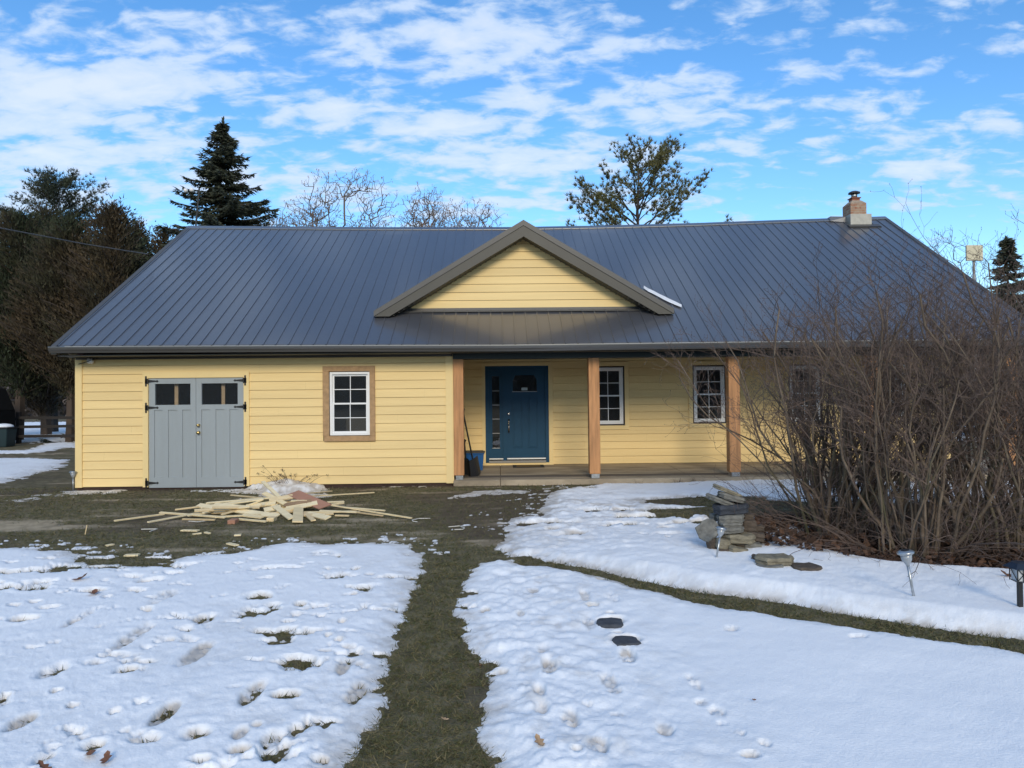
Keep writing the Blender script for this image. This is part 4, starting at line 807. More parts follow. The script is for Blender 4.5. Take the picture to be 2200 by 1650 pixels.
stone(1583, 1154, 72, 19, Yc-.1, 3, 'tan', 'broad tan stone low in the stack above the grass tuft', .8)
stone(1553, 1168, 30, 20, Yc-.2, 12, 'tan', 'small rounded tan stone right of the steel path light', .9)
stone(1531, 1170, 26, 24, Yc-.12, -10, 'brown', 'dark brown stone behind the steel path light', .9)
stone(1556, 1184, 30, 12, Yc-.22, 0, 'brown', 'low brown stone at the foot of the stack by the snow', .9)
stone(1585, 1183, 42, 16, Yc-.25, 14, 'tan', 'mossy tan stone tipped forward at the foot of the stack', .9)
stone(1600, 1196, 60, 14, Yc-.2, 2, 'brown', 'dark flat stone half buried at the bottom of the stack', .9)
stone(1575, 1168, 60, 20, Yc-.05, 2, 'brown', 'dark stone in the gap under the broad tan stone', .9)
stone(1640, 1202, 44, 11, 6.95, 12, 'brown', 'reddish brown flat stone left of the big loose slab', .8, group=None)
stone(1664, 1202, 80, 16, 6.76, 1, 'tan', 'big flat tan slab lying on another beside the bushes', .75, group=None)
stone(1652, 1218, 56, 13, 6.68, -3, 'grey', 'lower grey slab carrying the big flat tan slab', .8, group=None)
stone(1622, 1152, 40, 18, Yc+.0, 8, 'brown', 'dark stone spilling right from the middle of the stack', .9)
stone(1612, 1172, 46, 16, Yc-.1, 5, 'grey', 'grey stone low on the right flank of the stack beside the fern', .9)
stone(1628, 1134, 26, 12, Yc+.1, 0, 'brown', 'small dark stone highest on the right flank of the stack', .9)
for (px, py, w, lab, c) in ((1731, 1241, 58, 'single dark brown flagstone showing through the snow in front of the bushes', 'brown'), (1311, 1346, 54, 'upper dark slate stepping stone in the footprint trail', 'slate'), (1345, 1387, 56, 'lower dark slate stepping stone in the footprint trail', 'slate')):
    p = onZ(px, py, .02); s = p[1]/F; me = stone_mesh(w*s, w*s*1.0, .05, int(px)); o = link('flagstone', me, SM[c]); o.location = (p[0], p[1], max(.034, snow_z(p[0], p[1])-.005) if px != 1731 else snow_z(p[0], p[1])-.005); tag(o, lab, 'flagstone')
# rock-bed earth mound under the stack
# ================================================================== LUMBER PILE
WM = [mat('fresh_pine_%d' % i, c, .75, var=.12, vscale=4, bump=.3, bscale=12, stretch=(1, 6, 1), bdist=.003) for i, c in enumerate(((.80, .64, .37), (.82, .68, .42), (.74, .57, .32), (.60, .45, .25)))]
WM.append(mat('reddish_plywood', (.38, .19, .12), .7, var=.1, vscale=3))
WM.append(mat('brown_board', (.30, .19, .105), .8, var=.2, vscale=5))
CP = lambda x, y: (200+x/2.75, 980+y/2.75)
def pile_pt(x, y, k):
    px, py = CP(x, y); g = onZ(px, py, .035); Yg = g[1]
    if k is None: return g
    Yp = 10.9+(Yg-10.9)*.22 if Yg > 10.9 else Yg
    Yp = Yp*(1-k)+Yg*k; return onY(px, py, Yp)
boards = [ # x0,y0,x1,y1,width px(crop), k0,k1 (0 = raised on the pile, 1 = on the ground), material, label
 (125,382,420,342,10,1,1,0,'long narrow strip pointing furthest left from the pile'),
 (325,390,690,322,13,1,.6,1,'strip lying just inside the leftmost one with its end on the ground'),
 (395,333,780,362,13,.6,.7,0,'thin plank slanting down right across the left wing of the pile'),
 (485,316,760,282,10,.9,.3,2,'narrow strip starting high on the left wing of the pile'),
 (670,277,1050,246,14,.4,0,1,'long strip along the upper left ridge of the pile'),
 (620,290,1090,354,22,.4,.4,1,'broad plank running right and down through the middle left of the pile'),
 (720,360,1100,338,14,.9,.5,0,'flat board at the front middle left of the pile'),
 (528,372,720,376,9,1,1,3,'short brown strip on the ground at the front left of the pile'),
 (858,372,1022,386,13,1,1,0,'short plank on the ground right of the reddish block'),
 (640,302,1010,252,16,.5,0,1,'wide strip rising right towards the top of the pile'),
 (760,345,960,290,14,.7,.2,2,'board sloping under the broad plank on the left'),
 (860,312,1000,258,12,.3,0,0,'short steep board left of the pile centre'),
 (940,320,1028,274,10,.3,0,2,'short thin offcut sloping up to the pile centre'),
 (1003,150,1108,250,20,0,0,1,'offcut sticking highest out of the pile by the snow mound'),
 (1010,218,1135,282,17,0,0,0,'offcut crossing below the highest one'),
 (1068,290,1172,368,30,.1,.9,1,'wide short board slanting down to the front at the pile centre'),
 (1214,300,1208,388,46,.1,1,0,'broad board pointing straight at the viewer at the pile front'),
 (1140,312,1325,276,26,0,0,1,'broad pale board lying level across the pile centre right'),
 (1245,330,1302,380,22,.2,1,2,'short board with its end on the ground right of the broad one'),
 (1265,338,1388,366,34,.3,.9,1,'wide pale board fanning out to the front right'),
 (1255,332,1556,326,12,.3,1,0,'straight strip along the right front of the pile'),
 (1280,237,1660,215,9,.6,1,0,'long strip reaching right towards the house behind the pile'),
 (1260,220,1410,206,8,.2,.6,2,'short strip above the long one at the back of the pile'),
 (1410,290,1882,366,9,.1,1,0,'longest pole pointing down right away from the pile'),
 (1490,303,1725,322,7,.6,1,1,'thin strip above the long pole at the right'),
 (1530,328,1712,352,5,1,1,3,'thinnest strip on the ground under the long pole'),
 (1385,272,1482,268,12,.3,.5,1,'short end of a board poking out right of the reddish sheet'),
 (1170,264,1265,262,14,0,0,1,'short offcut tucked under the reddish sheet'),
 (815,230,995,247,10,.7,.1,2,'strip at the back of the pile below the dirty snow'),
 (1010,320,1110,300,30,.2,.1,1,'wide offcut in the heart of the pile'),
 (900,300,1080,275,24,.2,0,0,'wide board under the crossing offcuts'),
 (960,350,1180,325,18,.6,.3,2,'board below the broad plank at the front centre'),
 (1040,262,1180,238,24,0,0,2,'wide offcut behind the pile centre'),
 (1130,290,1290,264,20,0,0,5,'brown board against the left of the reddish sheet'),
 (1300,300,1480,276,16,.2,.5,0,'board leaving the reddish sheet to the right'),
 (1340,322,1575,332,12,.4,1,1,'strip at the right front lying almost level'),
 (1430,350,1512,352,9,1,1,2,'tiny offcut on the ground at the right front of the pile'),
 (700,330,860,322,18,.7,.5,2,'shaded board inside the left wing of the pile'),
 (560,352,700,330,11,1,.7,1,'short strip between the two left planks'),
 (1200,352,1420,338,16,.8,.8,2,'board under the fanned boards at the front right'),
 (880,348,1000,362,16,.9,1,0,'offcut lying under the front of the broad plank')]
for i, (x0, y0, x1, y1, w, k0, k1, mi, lab) in enumerate(boards):
    a = Vector(pile_pt(x0, y0, k0)); b = Vector(pile_pt(x1, y1, k1)); wm = max(w/2.75*.0068*1.2, .022)
    a.z = max(a.z, .03); b.z = max(b.z, .03); th = .018 if wm > .05 else min(.016, wm)
    upv = Vector((rnd.uniform(-.2, .2), -.45 if wm > .05 else -.2, 1)); wm2 = wm*1.5 if wm > .045 else wm
    d = (b-a).normalized()
    if abs(d.y) > .6: wm2 = wm
    o = MB().bar(a, b, wm2, th, upv).build('scrap_board', WM[mi]); tag(o, lab, 'board', 'scrap boards of the lumber pile')
for i in range(11):
    px, py = CP(rnd.gauss(1050, 190), rnd.uniform(262, 345)); a = onZ(px, py, .05); g_ = max(0, 1-abs(a[0]+3.2)/1.9)
    c = Vector((a[0], a[1]*.35+10.9*.65, .03+.14*g_*rnd.random())); an = rnd.gauss(0, .7); L_ = rnd.uniform(.25, .7); d = Vector((math.cos(an), math.sin(an), rnd.uniform(-.12, .12)))*L_/2
    o = MB().bar(c-d, c+d, rnd.uniform(.04, .09), .016, (rnd.uniform(-.2, .2), -.4, 1)).build('scrap_board', WM[rnd.choice((0, 1, 1, 2))]); tag(o, 'short pale offcut jumbled under the long boards of the lumber pile', 'board', 'scrap boards of the lumber pile')
q = [pile_pt(1145, 232, 0), pile_pt(1215, 205, 0), pile_pt(1410, 288, .05), pile_pt(1335, 316, .05)]
n_ = np.cross(q[1]-q[0], q[3]-q[0]); n_ = n_/np.linalg.norm(n_)*(.012 if n_[2] > 0 else -.012)
o = MB().hexa([v for v in (q[0], q[3], q[2], q[1])]+[v+n_ for v in (q[0], q[3], q[2], q[1])]).build('plywood_sheet', WM[4]); tag(o, 'reddish brown sheet lying across the right top of the lumber pile', 'plywood')
for (x, y, lab) in ((828, 380, 'reddish cut block at the front left of the lumber pile'), (1056, 366, 'small pale block at the front centre of the lumber pile')):
    p = onZ(*CP(x, y), .04); o = MB().box(p[0]-.05, p[0]+.05, p[1]-.08, p[1]+.08, .0, .055).build('wood_block', WM[4] if x < 900 else WM[2], bevel=.004); tag(o, lab, 'wood block')
for (x0, y0, x1, y1, w, lab) in ((525,438,622,440,11,'largest offcut lying on the grass in front of the pile'),(588,461,640,455,6,'thin sliver below the largest offcut'),(662,450,690,457,6,'tiny chip right of the thin sliver'),(835,467,875,465,12,'small square offcut in front of the pile'),(188,586,272,583,12,'brownish offcut at the far left edge of the front snow'),(798,515,850,527,9,'brown chip at the top edge of the front snow'),(90,524,106,526,14,'white speck of wood left of the lumber pile'),(372,1,372,1,0,'')):
    if not lab: continue
    a = Vector(onZ(*CP(x0, y0), .02)); b = Vector(onZ(*CP(x1, y1), .02)); o = MB().bar(a, b, max(.03, w*.006), .015).build('wood_chip', WM[1]); tag(o, lab, 'wood chip', 'loose wood chips on the grass')
M['white_strip'] = mat('white_plastic_strip', (.62, .6, .55), .5)
for pts, lab in (([(1992,368),(1925,368),(1885,378),(1890,385),(1915,388)], 'bent white plastic strip at the tip of the long pole'), ([(2100,418),(2165,412),(2195,425),(2185,432),(2135,434)], 'white plastic strip lying alone near the path'), ([(285,432),(378,430),(335,445)], 'folded white plastic strip left in front of the pile'), ([(565,384),(620,388),(720,374)], 'white plastic strip beside the front left boards')):
    q = MB(); q.tube([onZ(*CP(x, y), .018) for x, y in pts], .006, 6); o = q.build('plastic_strip', M['white_strip']); tag(o, lab, 'plastic strip', 'white plastic strips')
q = MB(); q.tube([onZ(183, 1148, .02), onY(187, 1128, onZ(183, 1148, .02)[1])], .006, 6); tag(q.build('twig', WM[2]), 'single pale twig standing in the grass left of the snow', 'twig')

# ================================================================== LEAVES
def leaf_mesh(L, W_, seed):
    g = random.Random(seed); n = 7; V = []; 
    for i in range(n):
        t = i/(n-1); w = W_*math.sin(math.pi*min(.97, .08+t*.9))*(1.2 if i % 2 else .6)/2; c = .35*L*(t-.5)**2*2
        V += [(-w, (t-.5)*L, c+.25*w), (0, (t-.5)*L, c-.1*w), (w, (t-.5)*L, c+.4*w)]
    Fc = [f for i in range(n-1) for f in ((i*3, i*3+1, i*3+4, i*3+3), (i*3+1, i*3+2, i*3+5, i*3+4))]
    me = bpy.data.meshes.new('leaf'); me.from_pydata(V, [], Fc); me.update(); return me
LM = [mat('dry_leaf', (.17, .075, .04), .7, var=.3, vscale=20), mat('tan_leaf', (.36, .24, .14), .7, var=.3, vscale=20)]
for i, (px, py, w, lab, mi) in enumerate(((172,1243,32,'brown curled leaf on the snow edge at the far left',0),(202,1273,34,'dark brown leaf on the thawed streak at the left',0),(195,1612,40,'big brown leaf in the footprint at the bottom left',0),(229,1624,38,'brown leaf just right of the big one in the bottom left footprint',0),(1158,1596,34,'tan leaf lying on the snow at the bottom centre',1),(1620,1501,9,'tiny black leaf scrap alone on the smooth snow',0),(93,1640,36,'brown leaf at the very bottom left corner',0),(1033,1412,14,'small reddish leaf at the right edge of the grass path',0),(955,1526,18,'pale leaf on the grass path near the bottom',1),(2100,1226,30,'reddish leaf on the snow at the foot of the right bushes',0),(2165,1255,34,'curled brown leaf on the snow left of the black lantern',0))):
    p = onZ(px, py, .06); z = snow_z(p[0], p[1]); s = w*p[1]/F; o = link('dry_leaf', leaf_mesh(s, s*.6, i), LM[mi]); o.location = (p[0], p[1], z+.012); o.rotation_euler = (R(rnd.uniform(-25, 25)), R(rnd.uniform(-20, 20)), R(60+rnd.uniform(-50, 50))); tag(o, lab, 'leaf', 'dry leaves on the snow')
def litter():
    n = 4200; poly = pz([(1630,1125),(1730,1118),(2500,1100),(2500,1232),(2180,1243),(2050,1237),(1930,1228),(1800,1218),(1700,1206),(1620,1196),(1590,1165)])
    P = np.array(poly); x = rng.uniform(P[:, 0].min(), P[:, 0].max(), n*3); y = rng.uniform(P[:, 1].min(), P[:, 1].max(), n*3); k = sdf(poly, x, y)+fbm(x, y, 4, 2, 3)*.12 > -.03; x = x[k]; y = y[k]; n = len(x)
    T, _ = snow_T(x, y); z = gh(x, y)+np.maximum(T, 0)+rng.uniform(.0, .05, n); D = np.stack([rng.normal(0, 1, n), rng.normal(0, 1, n), rng.uniform(-.3, .6, n)], 1); D /= np.linalg.norm(D, axis=1, keepdims=True)
    s = np.cross(D, rng.normal(0, .5, (n, 3))+np.array([0, 0, 1.])); s /= np.linalg.norm(s, axis=1, keepdims=True); L_ = rng.uniform(.03, .09, n)[:, None]; w = L_*rng.uniform(.3, .6, n)[:, None]; C = np.stack([x, y, z], 1)
    V = np.stack([C, C+D*L_*.5+s*w, C+D*L_+np.array([0, 0, .015]), C+D*L_*.5-s*w], 1).reshape(-1, 3); v = np.repeat(rng.random(n), 4)
    m = mat('leaf_litter', (.045, .025, .016), .85, attr=[('v', (.15, .075, .04))]); me = npmesh('leaf_litter', V, np.arange(n*4).reshape(n, 4), dict(v=v**2)); tag(link('leaf_litter', me, m), 'brown oak leaf litter spread under the bare bushes', 'leaf litter', kind='stuff')
litter()
def tuft(px, py, n, h, spread, col, name, lab, cat, seed, sag=.6, heads=False, w=.004, Y=None):
    g = np.random.default_rng(seed); p = onZ(px, py, .03) if Y is None else np.array([onY(px, py, Y)[0], Y, 0]); P0 = []; P1 = []; R0 = []; R1 = []; heads_ = []
    for i in range(n):
        a = g.uniform(0, 2*math.pi); b = np.array([p[0]+math.cos(a)*spread*.35*g.random(), p[1]+math.sin(a)*spread*.35*g.random(), 0]); d = np.array([math.cos(a)*sag*g.random(), math.sin(a)*sag*g.random(), 1.]); d /= np.linalg.norm(d); L_ = h*g.uniform(.5, 1.05)/4; q = b
        for k in range(4):
            d = d+np.array([math.cos(a)*.12*sag, math.sin(a)*.12*sag, -.10*sag])*(.5+k*.4)+g.normal(0, .05, 3); d /= np.linalg.norm(d); q2 = q+d*L_; P0.append(q); P1.append(q2); R0.append(w*(1-k*.2)); R1.append(w*(.8-k*.2)); q = q2
        heads_.append(q)
    V, Fq = tubes_np(P0, P1, R0, R1, 3); m = mat(name+'_stalk', col, .85, var=.3, vscale=10); me = npmesh(name, V, Fq)
    t = empty(name, tuple(p), lab, cat); link('stalks', me, m, t)
    if heads:
        C = np.repeat(np.array(heads_), 14, 0)+g.normal(0, .012, (len(heads_)*14, 3)); V, Fa, v = tris_np(C, g.normal(0, 1, C.shape), np.full(len(C), .02), np.full(len(C), .012), 3); o = link('seed_heads', npmesh('seed_heads', V, Fa), m, t); o['kind'] = 'stuff'
    return t
tuft(628, 1046, 40, .52, .8, (.05, .03, .025), 'dried_plant', 'dead flower stalks with dark seed heads in front of the yellow wall', 'plant', 3, 1.0, True, .0055)
tuft(1620, 1182, 120, .20, .35, (.12, .11, .04), 'grass_tuft', 'drooping greenish grass tuft in front of the stone stack', 'plant', 4, 1.6, w=.003)
tuft(1640, 1160, 90, .22, .4, (.22, .085, .03), 'dead_fern', 'rust brown dead fern right of the stone stack', 'plant', 5, 1.5, w=.005)
tuft(1455, 1034, 16, .13, .35, (.035, .025, .02), 'cut_stalks', 'row of short black cut stalks at the porch edge, left of two clumps', 'plant', 6, .5, Y=13.8)
tuft(1500, 1034, 18, .15, .4, (.035, .025, .02), 'cut_stalks', 'short black cut stalks at the porch edge nearest the third post', 'plant', 7, .5, Y=13.8)
tuft(1375, 1040, 6, .13, .3, (.035, .025, .02), 'cut_stalks', 'few thin dark stalks at the porch edge beneath the middle window', 'plant', 8, .5, Y=13.8)

# ================================================================== BARE SHRUBS
BK = mat('shrub_bark', (.105, .072, .046), .85, var2=(.19, .145, .10), var=.25, vscale=5, attr=[('moss', (.06, .07, .03))])
TW = mat('shrub_twig', (.115, .080, .062), .8, var=.3, vscale=8)
def shrub(cx, cy, nst, H, spread, lab, seed, rbase=.3, lean=(0, 0), group='bare multi-stemmed shrubs', thick=.017, twigs=.93):
    g = random.Random(seed); A = [[], [], [], [], []]; B = [[], [], [], [], []]; buds = []
    def grow(p, d, L_, r, depth, n, store, up_):
        pts = [p]; seg = L_/n; rr = r
        for i in range(n):
            j = .15 if depth == 0 else .24; d = (d+Vector((g.gauss(0, j), g.gauss(0, j), g.gauss(0, j*.6)+up_))).normalized(); q = p+d*seg; r2 = rr*(1-.75/n*(1 if depth < 2 else 1.1)); r2 = max(r2, .0012)
            store[0].append(tuple(p)); store[1].append(tuple(q)); store[2].append(rr); store[3].append(r2)
            if depth < 3 and i >= (n//3 if depth == 0 else 0):
                nc = (g.choice((1, 1, 2)) if depth == 0 else g.choice((0, 1, 1, 2)) if depth == 1 else g.choice((0, 1, 1)))
                if g.random() > twigs: nc = 0
                for c in range(nc):
                    side = Vector((g.gauss(0, 1), g.gauss(0, 1), g.gauss(0, .3))).normalized(); cd = (d+side*g.uniform(.5, 1.4)).normalized(); ln = L_*(.42 if depth == 0 else .5)*g.uniform(.5, 1.1)*(1-.35*i/n)
                    grow(q, cd, ln, max(r2*.55, .0019), depth+1, max(3, n-2) if depth == 0 else 3, B, up_*1.0+.03)
            p = q; rr = r2
        if depth >= 2: buds.append(tuple(p))
    for k in range(nst):
        a = g.uniform(0, 2*math.pi); rb = rbase*math.sqrt(g.random()); b = Vector((cx+math.cos(a)*rb, cy+math.sin(a)*rb, gh(np.float64(cx), np.float64(cy))-.04))
        A[0].append((cx, cy, b.z-.03)); A[1].append((b.x, b.y, b.z+.02)); A[2].append(.02); A[3].append(.016)   # rootstock
        out = spread*g.uniform(.15, 1.0); d = Vector((math.cos(a)*out+lean[0], math.sin(a)*out*.8+lean[1], 1)).normalized(); big = g.random()
        L_ = H*g.uniform(.62, 1.02)*(1 if big > .2 else .6)
        grow(b, d, L_, thick*g.uniform(.45, 1.35)*(1 if big > .15 else 1.5), 0, 9, A, .02)
    # low arching suckers
    for k in range(int(nst*1.6)):
        a = g.uniform(0, 2*math.pi); b = Vector((cx+math.cos(a)*rbase*1.2, cy+math.sin(a)*rbase*1.2, gh(np.float64(cx), np.float64(cy))-.03)); d = Vector((math.cos(a), math.sin(a), g.uniform(.5, 1.6))).normalized(); grow(b, d, g.uniform(.6, 1.5), g.uniform(.003, .008), 1, 6, B, g.uniform(-.18, .03))
    t = empty('bare_shrub', (cx, cy, 0), lab, 'shrub', group)
    V, Fq = tubes_np(A[0], A[1], A[2], A[3], 6); mo = np.clip(fbm(V[:, 0]*3, V[:, 2]*2, 2, 3, seed)*1.2, 0, .8)*(V[:, 2] < 1.2); link('stems', npmesh('stems', V, Fq, dict(moss=mo)), BK, t, True)
    V, Fq = tubes_np(B[0], B[1], B[2], B[3], 3); link('twigs', npmesh('twigs', V, Fq), TW, t)
    bd = np.array(buds); k = min(len(bd), 6000); C = np.repeat(bd[:k], 2, 0); D = rng.normal(0, .5, C.shape)+np.array([0, 0, 1.]); V, Fa, v = tris_np(C, D, np.full(len(C), .016), np.full(len(C), .007), 2); link('buds', npmesh('buds', V, Fa), TW, t)
    print('shrub', lab[:30], len(A[0]), len(B[0]))
shrub(3.8, 8.5, 42, 2.7, .42, 'leftmost bare brown shrub, its arching branches reaching over the third porch post', 1, .4, (-.02, 0))
shrub(4.15, 7.45, 44, 2.65, .5, 'bare shrub with thick stems behind the leaning steel path light', 2, .35)
shrub(5.15, 7.6, 46, 2.85, .5, 'rightmost bare shrub at the photo edge above the black lantern', 3, .35, (.05, 0))
shrub(4.35, 9.4, 42, 2.85, .55, 'bare shrub in the back row, in front of the fourth porch post', 4, .4)
shrub(6.1, 9.6, 34, 3.0, .5, 'bare shrub at the back right in front of the end of the porch', 5, .4)
shrub(6.2, 7.9, 30, 3.3, .55, 'tallest bare shrub cut by the right edge of the photo', 6, .4)

# ================================================================== TREES
CR = {}
CR['spruce'] = mat('spruce_needles', (.040, .048, .030), .8, attr=[('v', (.115, .13, .085))])
CR['cedar'] = mat('cedar_foliage', (.040, .028, .013), .85, attr=[('v', (.09, .058, .024)), ('g', (.028, .038, .016))])
CR['pine'] = mat('pine_needles', (.070, .078, .026), .8, attr=[('v', (.24, .21, .075))])
CR['pine_b'] = mat('blue_pine_needles', (.03, .042, .025), .8, attr=[('v', (.085, .10, .06))])
TB = mat('tree_bark', (.07, .052, .04), .9, var=.35, vscale=3, bump=.8, bscale=12, stretch=(1, 1, .2))
def conifer(kind, x, y, H, Rd, lab, seed, z0=.5, group='evergreen trees behind the house', name=None, dens=1.0, cat='tree', profile=None):
    g = np.random.default_rng(seed); C = []; D = []; Ln = []; Wd = []; P0 = []; P1 = []; R0 = []; R1 = []
    t = empty(name or kind+'_tree', (x, y, 0), lab, cat, group)
    nt_ = 10
    lx = g.normal(0, .02, 2)
    ax = lambda z: np.array([x+lx[0]*z+.05*math.sin(z*.9+seed), y+lx[1]*z, z])
    tr = H*.017 if kind != 'cedar' else H*.022
    for i in range(nt_): a, b = i/nt_*H, (i+1)/nt_*H; P0.append(ax(a)); P1.append(ax(b)); R0.append(tr*(1-a/H)+.015); R1.append(tr*(1-b/H)+.012)
    def add(c, d, l, w): C.append(c); D.append(d); Ln.append(l); Wd.append(w)
    step = {'spruce': .30, 'cedar': .2, 'pine': .62, 'pine_b': .5}[kind]; z = z0
    while z < H-.1:
        f = (z-z0)/(H-z0)
        if profile: rr = Rd*profile(f)
        elif kind == 'spruce': rr = Rd*((1-f)**.95)*(.9+.1*math.sin(f*30))
        elif kind == 'cedar': rr = Rd*min(1, f*4+.35)*((1-f)**.55)
        else: rr = Rd*min(1, f*3+.4)*((1-f)**.6)
        nb = {'spruce': 8, 'cedar': 9, 'pine': 5, 'pine_b': 7}[kind]
        for b in range(nb):
            az = g.uniform(0, 2*math.pi); L_ = rr*g.uniform(.65, 1.18)+(.05 if kind == 'spruce' else .12)
            if kind in ('pine', 'pine_b') and g.random() < .18: L_ *= .5
            o = ax(z+g.uniform(-.5, .5)*step); hd = np.array([math.cos(az), math.sin(az), 0])
            if kind == 'spruce': sl0, sl1 = (-.05-.35*(1-f), .35)
            elif kind == 'cedar': sl0, sl1 = (.55, .5)
            elif kind == 'pine': sl0, sl1 = (.45+.5*f, .9)
            else: sl0, sl1 = (.15+.4*f, .45)
            n = max(3, int(L_/.16)); sd = np.array([-hd[1], hd[0], 0]); p = o
            for k in range(n):
                tt = (k+.5)/n; d = hd+np.array([0, 0, sl0+(sl1-sl0)*tt**2*(1 if kind != 'cedar' else .3)])+g.normal(0, .10, 3); d /= np.linalg.norm(d); q = p+d*L_/n
                P0.append(p); P1.append(q); br = .012+.018*(1-tt)*L_/2; R0.append(br); R1.append(br*.85)
                if kind == 'spruce':
                    ll = (.10+.34*(1-tt)*min(1, L_))
                    for s_ in (-1, 1):
                        for m_ in range(int(10*dens)):
                            w = g.uniform(.0, 1); dd = sd*s_*.9+d*.6+np.array([0, 0, -.35])+g.normal(0, .2, 3); add(p+(q-p)*g.random()+sd*s_*ll*w+np.array([0, 0, -.10*w]), dd, g.uniform(.13, .26), g.uniform(.05, .10))
                    add(q, d, .2, .06)
                elif kind == 'cedar':
                    for m_ in range(int(9*dens)):
                        off = g.normal(0, .17, 3); dd = d*.5+np.array([0, 0, .75])+hd*.3+g.normal(0, .35, 3); add(p+off, dd, g.uniform(.10, .26), g.uniform(.03, .07))
                else:
                    if tt > (.38 if kind == 'pine' else .3):
                        nn = int((9 if kind == 'pine_b' else 14)*dens)
                        for tf in range(6 if kind == 'pine_b' else 5):
                            c = p+g.normal(0, .16, 3)*(1 if tf else .2)+np.array([0, 0, .05])
                            for m_ in range(nn): dd = d*.8+np.array([0, 0, .5])+g.normal(0, .65, 3); add(c, dd, g.uniform(.13, .25), g.uniform(.02, .042))
                p = q
        z += step*g.uniform(.8, 1.2)
    if kind in ('spruce', 'cedar'):
        for m_ in range(200): zz = H-.5*g.random()**1.0; add(ax(zz)+g.normal(0, .01+(.05 if kind == 'spruce' else .10)*(H-zz), 3)*np.array([1, 1, .3]), np.array([0, 0, 1.])+g.normal(0, .4, 3), .14, .04)
    V, Fq = tubes_np(P0, P1, R0, R1, 5); link('trunk', npmesh('trunk', V, Fq), TB, t)
    C = np.array(C); V, Fa, v = tris_np(C, np.array(D), np.array(Ln), np.array(Wd), seed)
    cl = np.repeat(np.clip(.5+.9*fbm(C[:, 0]*1.0+C[:, 1]*.5, C[:, 2], .9, 3, seed), 0, 1), 3); at = dict(v=np.clip(v*.7*cl+.15*v, 0, 1))
    if kind == 'cedar': at['g'] = np.repeat(np.clip(.35+1.6*fbm(C[:, 0]+C[:, 1]*.6, C[:, 2]*.7, .45, 3, seed+5), 0, 1), 3)
    link('crown', npmesh('crown', V, Fa, at), CR[kind], t); print(kind, len(C))
def at_px(px, Y, ytop):
    p = onY(px, ytop, Y); return p[0], p[2]
X_, H_ = at_px(468, 33, 250); conifer('spruce', X_, 33, H_, 6.7, 'tall dark spruce rising behind the left end of the roof', 1, z0=1)
X_, H_ = at_px(1368, 34, 336); conifer('pine', X_, 34, H_, 5.0, 'lone pine with loose upswept branches behind the roof right of the gable', 2, z0=4, profile=lambda f: min(1, .55+f*1.2)*((1-f)**.45) if f > .3 else .9)
X_, H_ = at_px(115, 40, 398); conifer('pine_b', X_, 40, H_, 6.6, 'rounded bluish pine top behind the brown cedars at the left', 3, z0=3, profile=lambda f: (1-f)**.5)
for (px, Y, yt, rad, lab, sd, z0, d_) in ((-60, 33, 440, 3.4, 'brown cedar at the far left edge of the photo', 11, 1.6, 1), (40, 32, 462, 3.4, 'broad brown cedar above the dark shed', 12, 2.0, 1), (150, 31, 480, 3.0, 'brown cedar with its trunk right of the shed', 13, 2.0, 1), (238, 30, 450, 2.7, 'cedar with the ragged pointed top left of the roof edge', 14, 1.9, 1), (312, 32, 485, 1.6, 'narrow cedar between the pointed one and the spruce', 15, 1.5, 1),
        (100, 37, 450, 3.4, 'cedar standing behind the others under the bluish pine', 16, 1, .8), (270, 36, 540, 3.0, 'low cedar hidden behind the left roof edge', 17, 1, .8), (360, 36, 500, 2.6, 'cedar tucked under the left side of the spruce', 18, 1, .8)):
    X_, H_ = at_px(px, Y, yt); conifer('cedar', X_, Y, H_, rad, lab, sd, z0=z0, dens=d_)
for (px, Y, yt, rad, lab, sd) in ((2165, 27, 508, 2.6, 'dark spruce at the right edge behind the bushes', 21), (2290, 30, 560, 3.0, 'second spruce just outside the right edge', 22), (2110, 36, 640, 2.6, 'low spruce just right of the roof edge', 23)):
    X_, H_ = at_px(px, Y, yt); conifer('spruce', X_, Y, H_, rad, lab, sd, z0=.6, dens=.8)
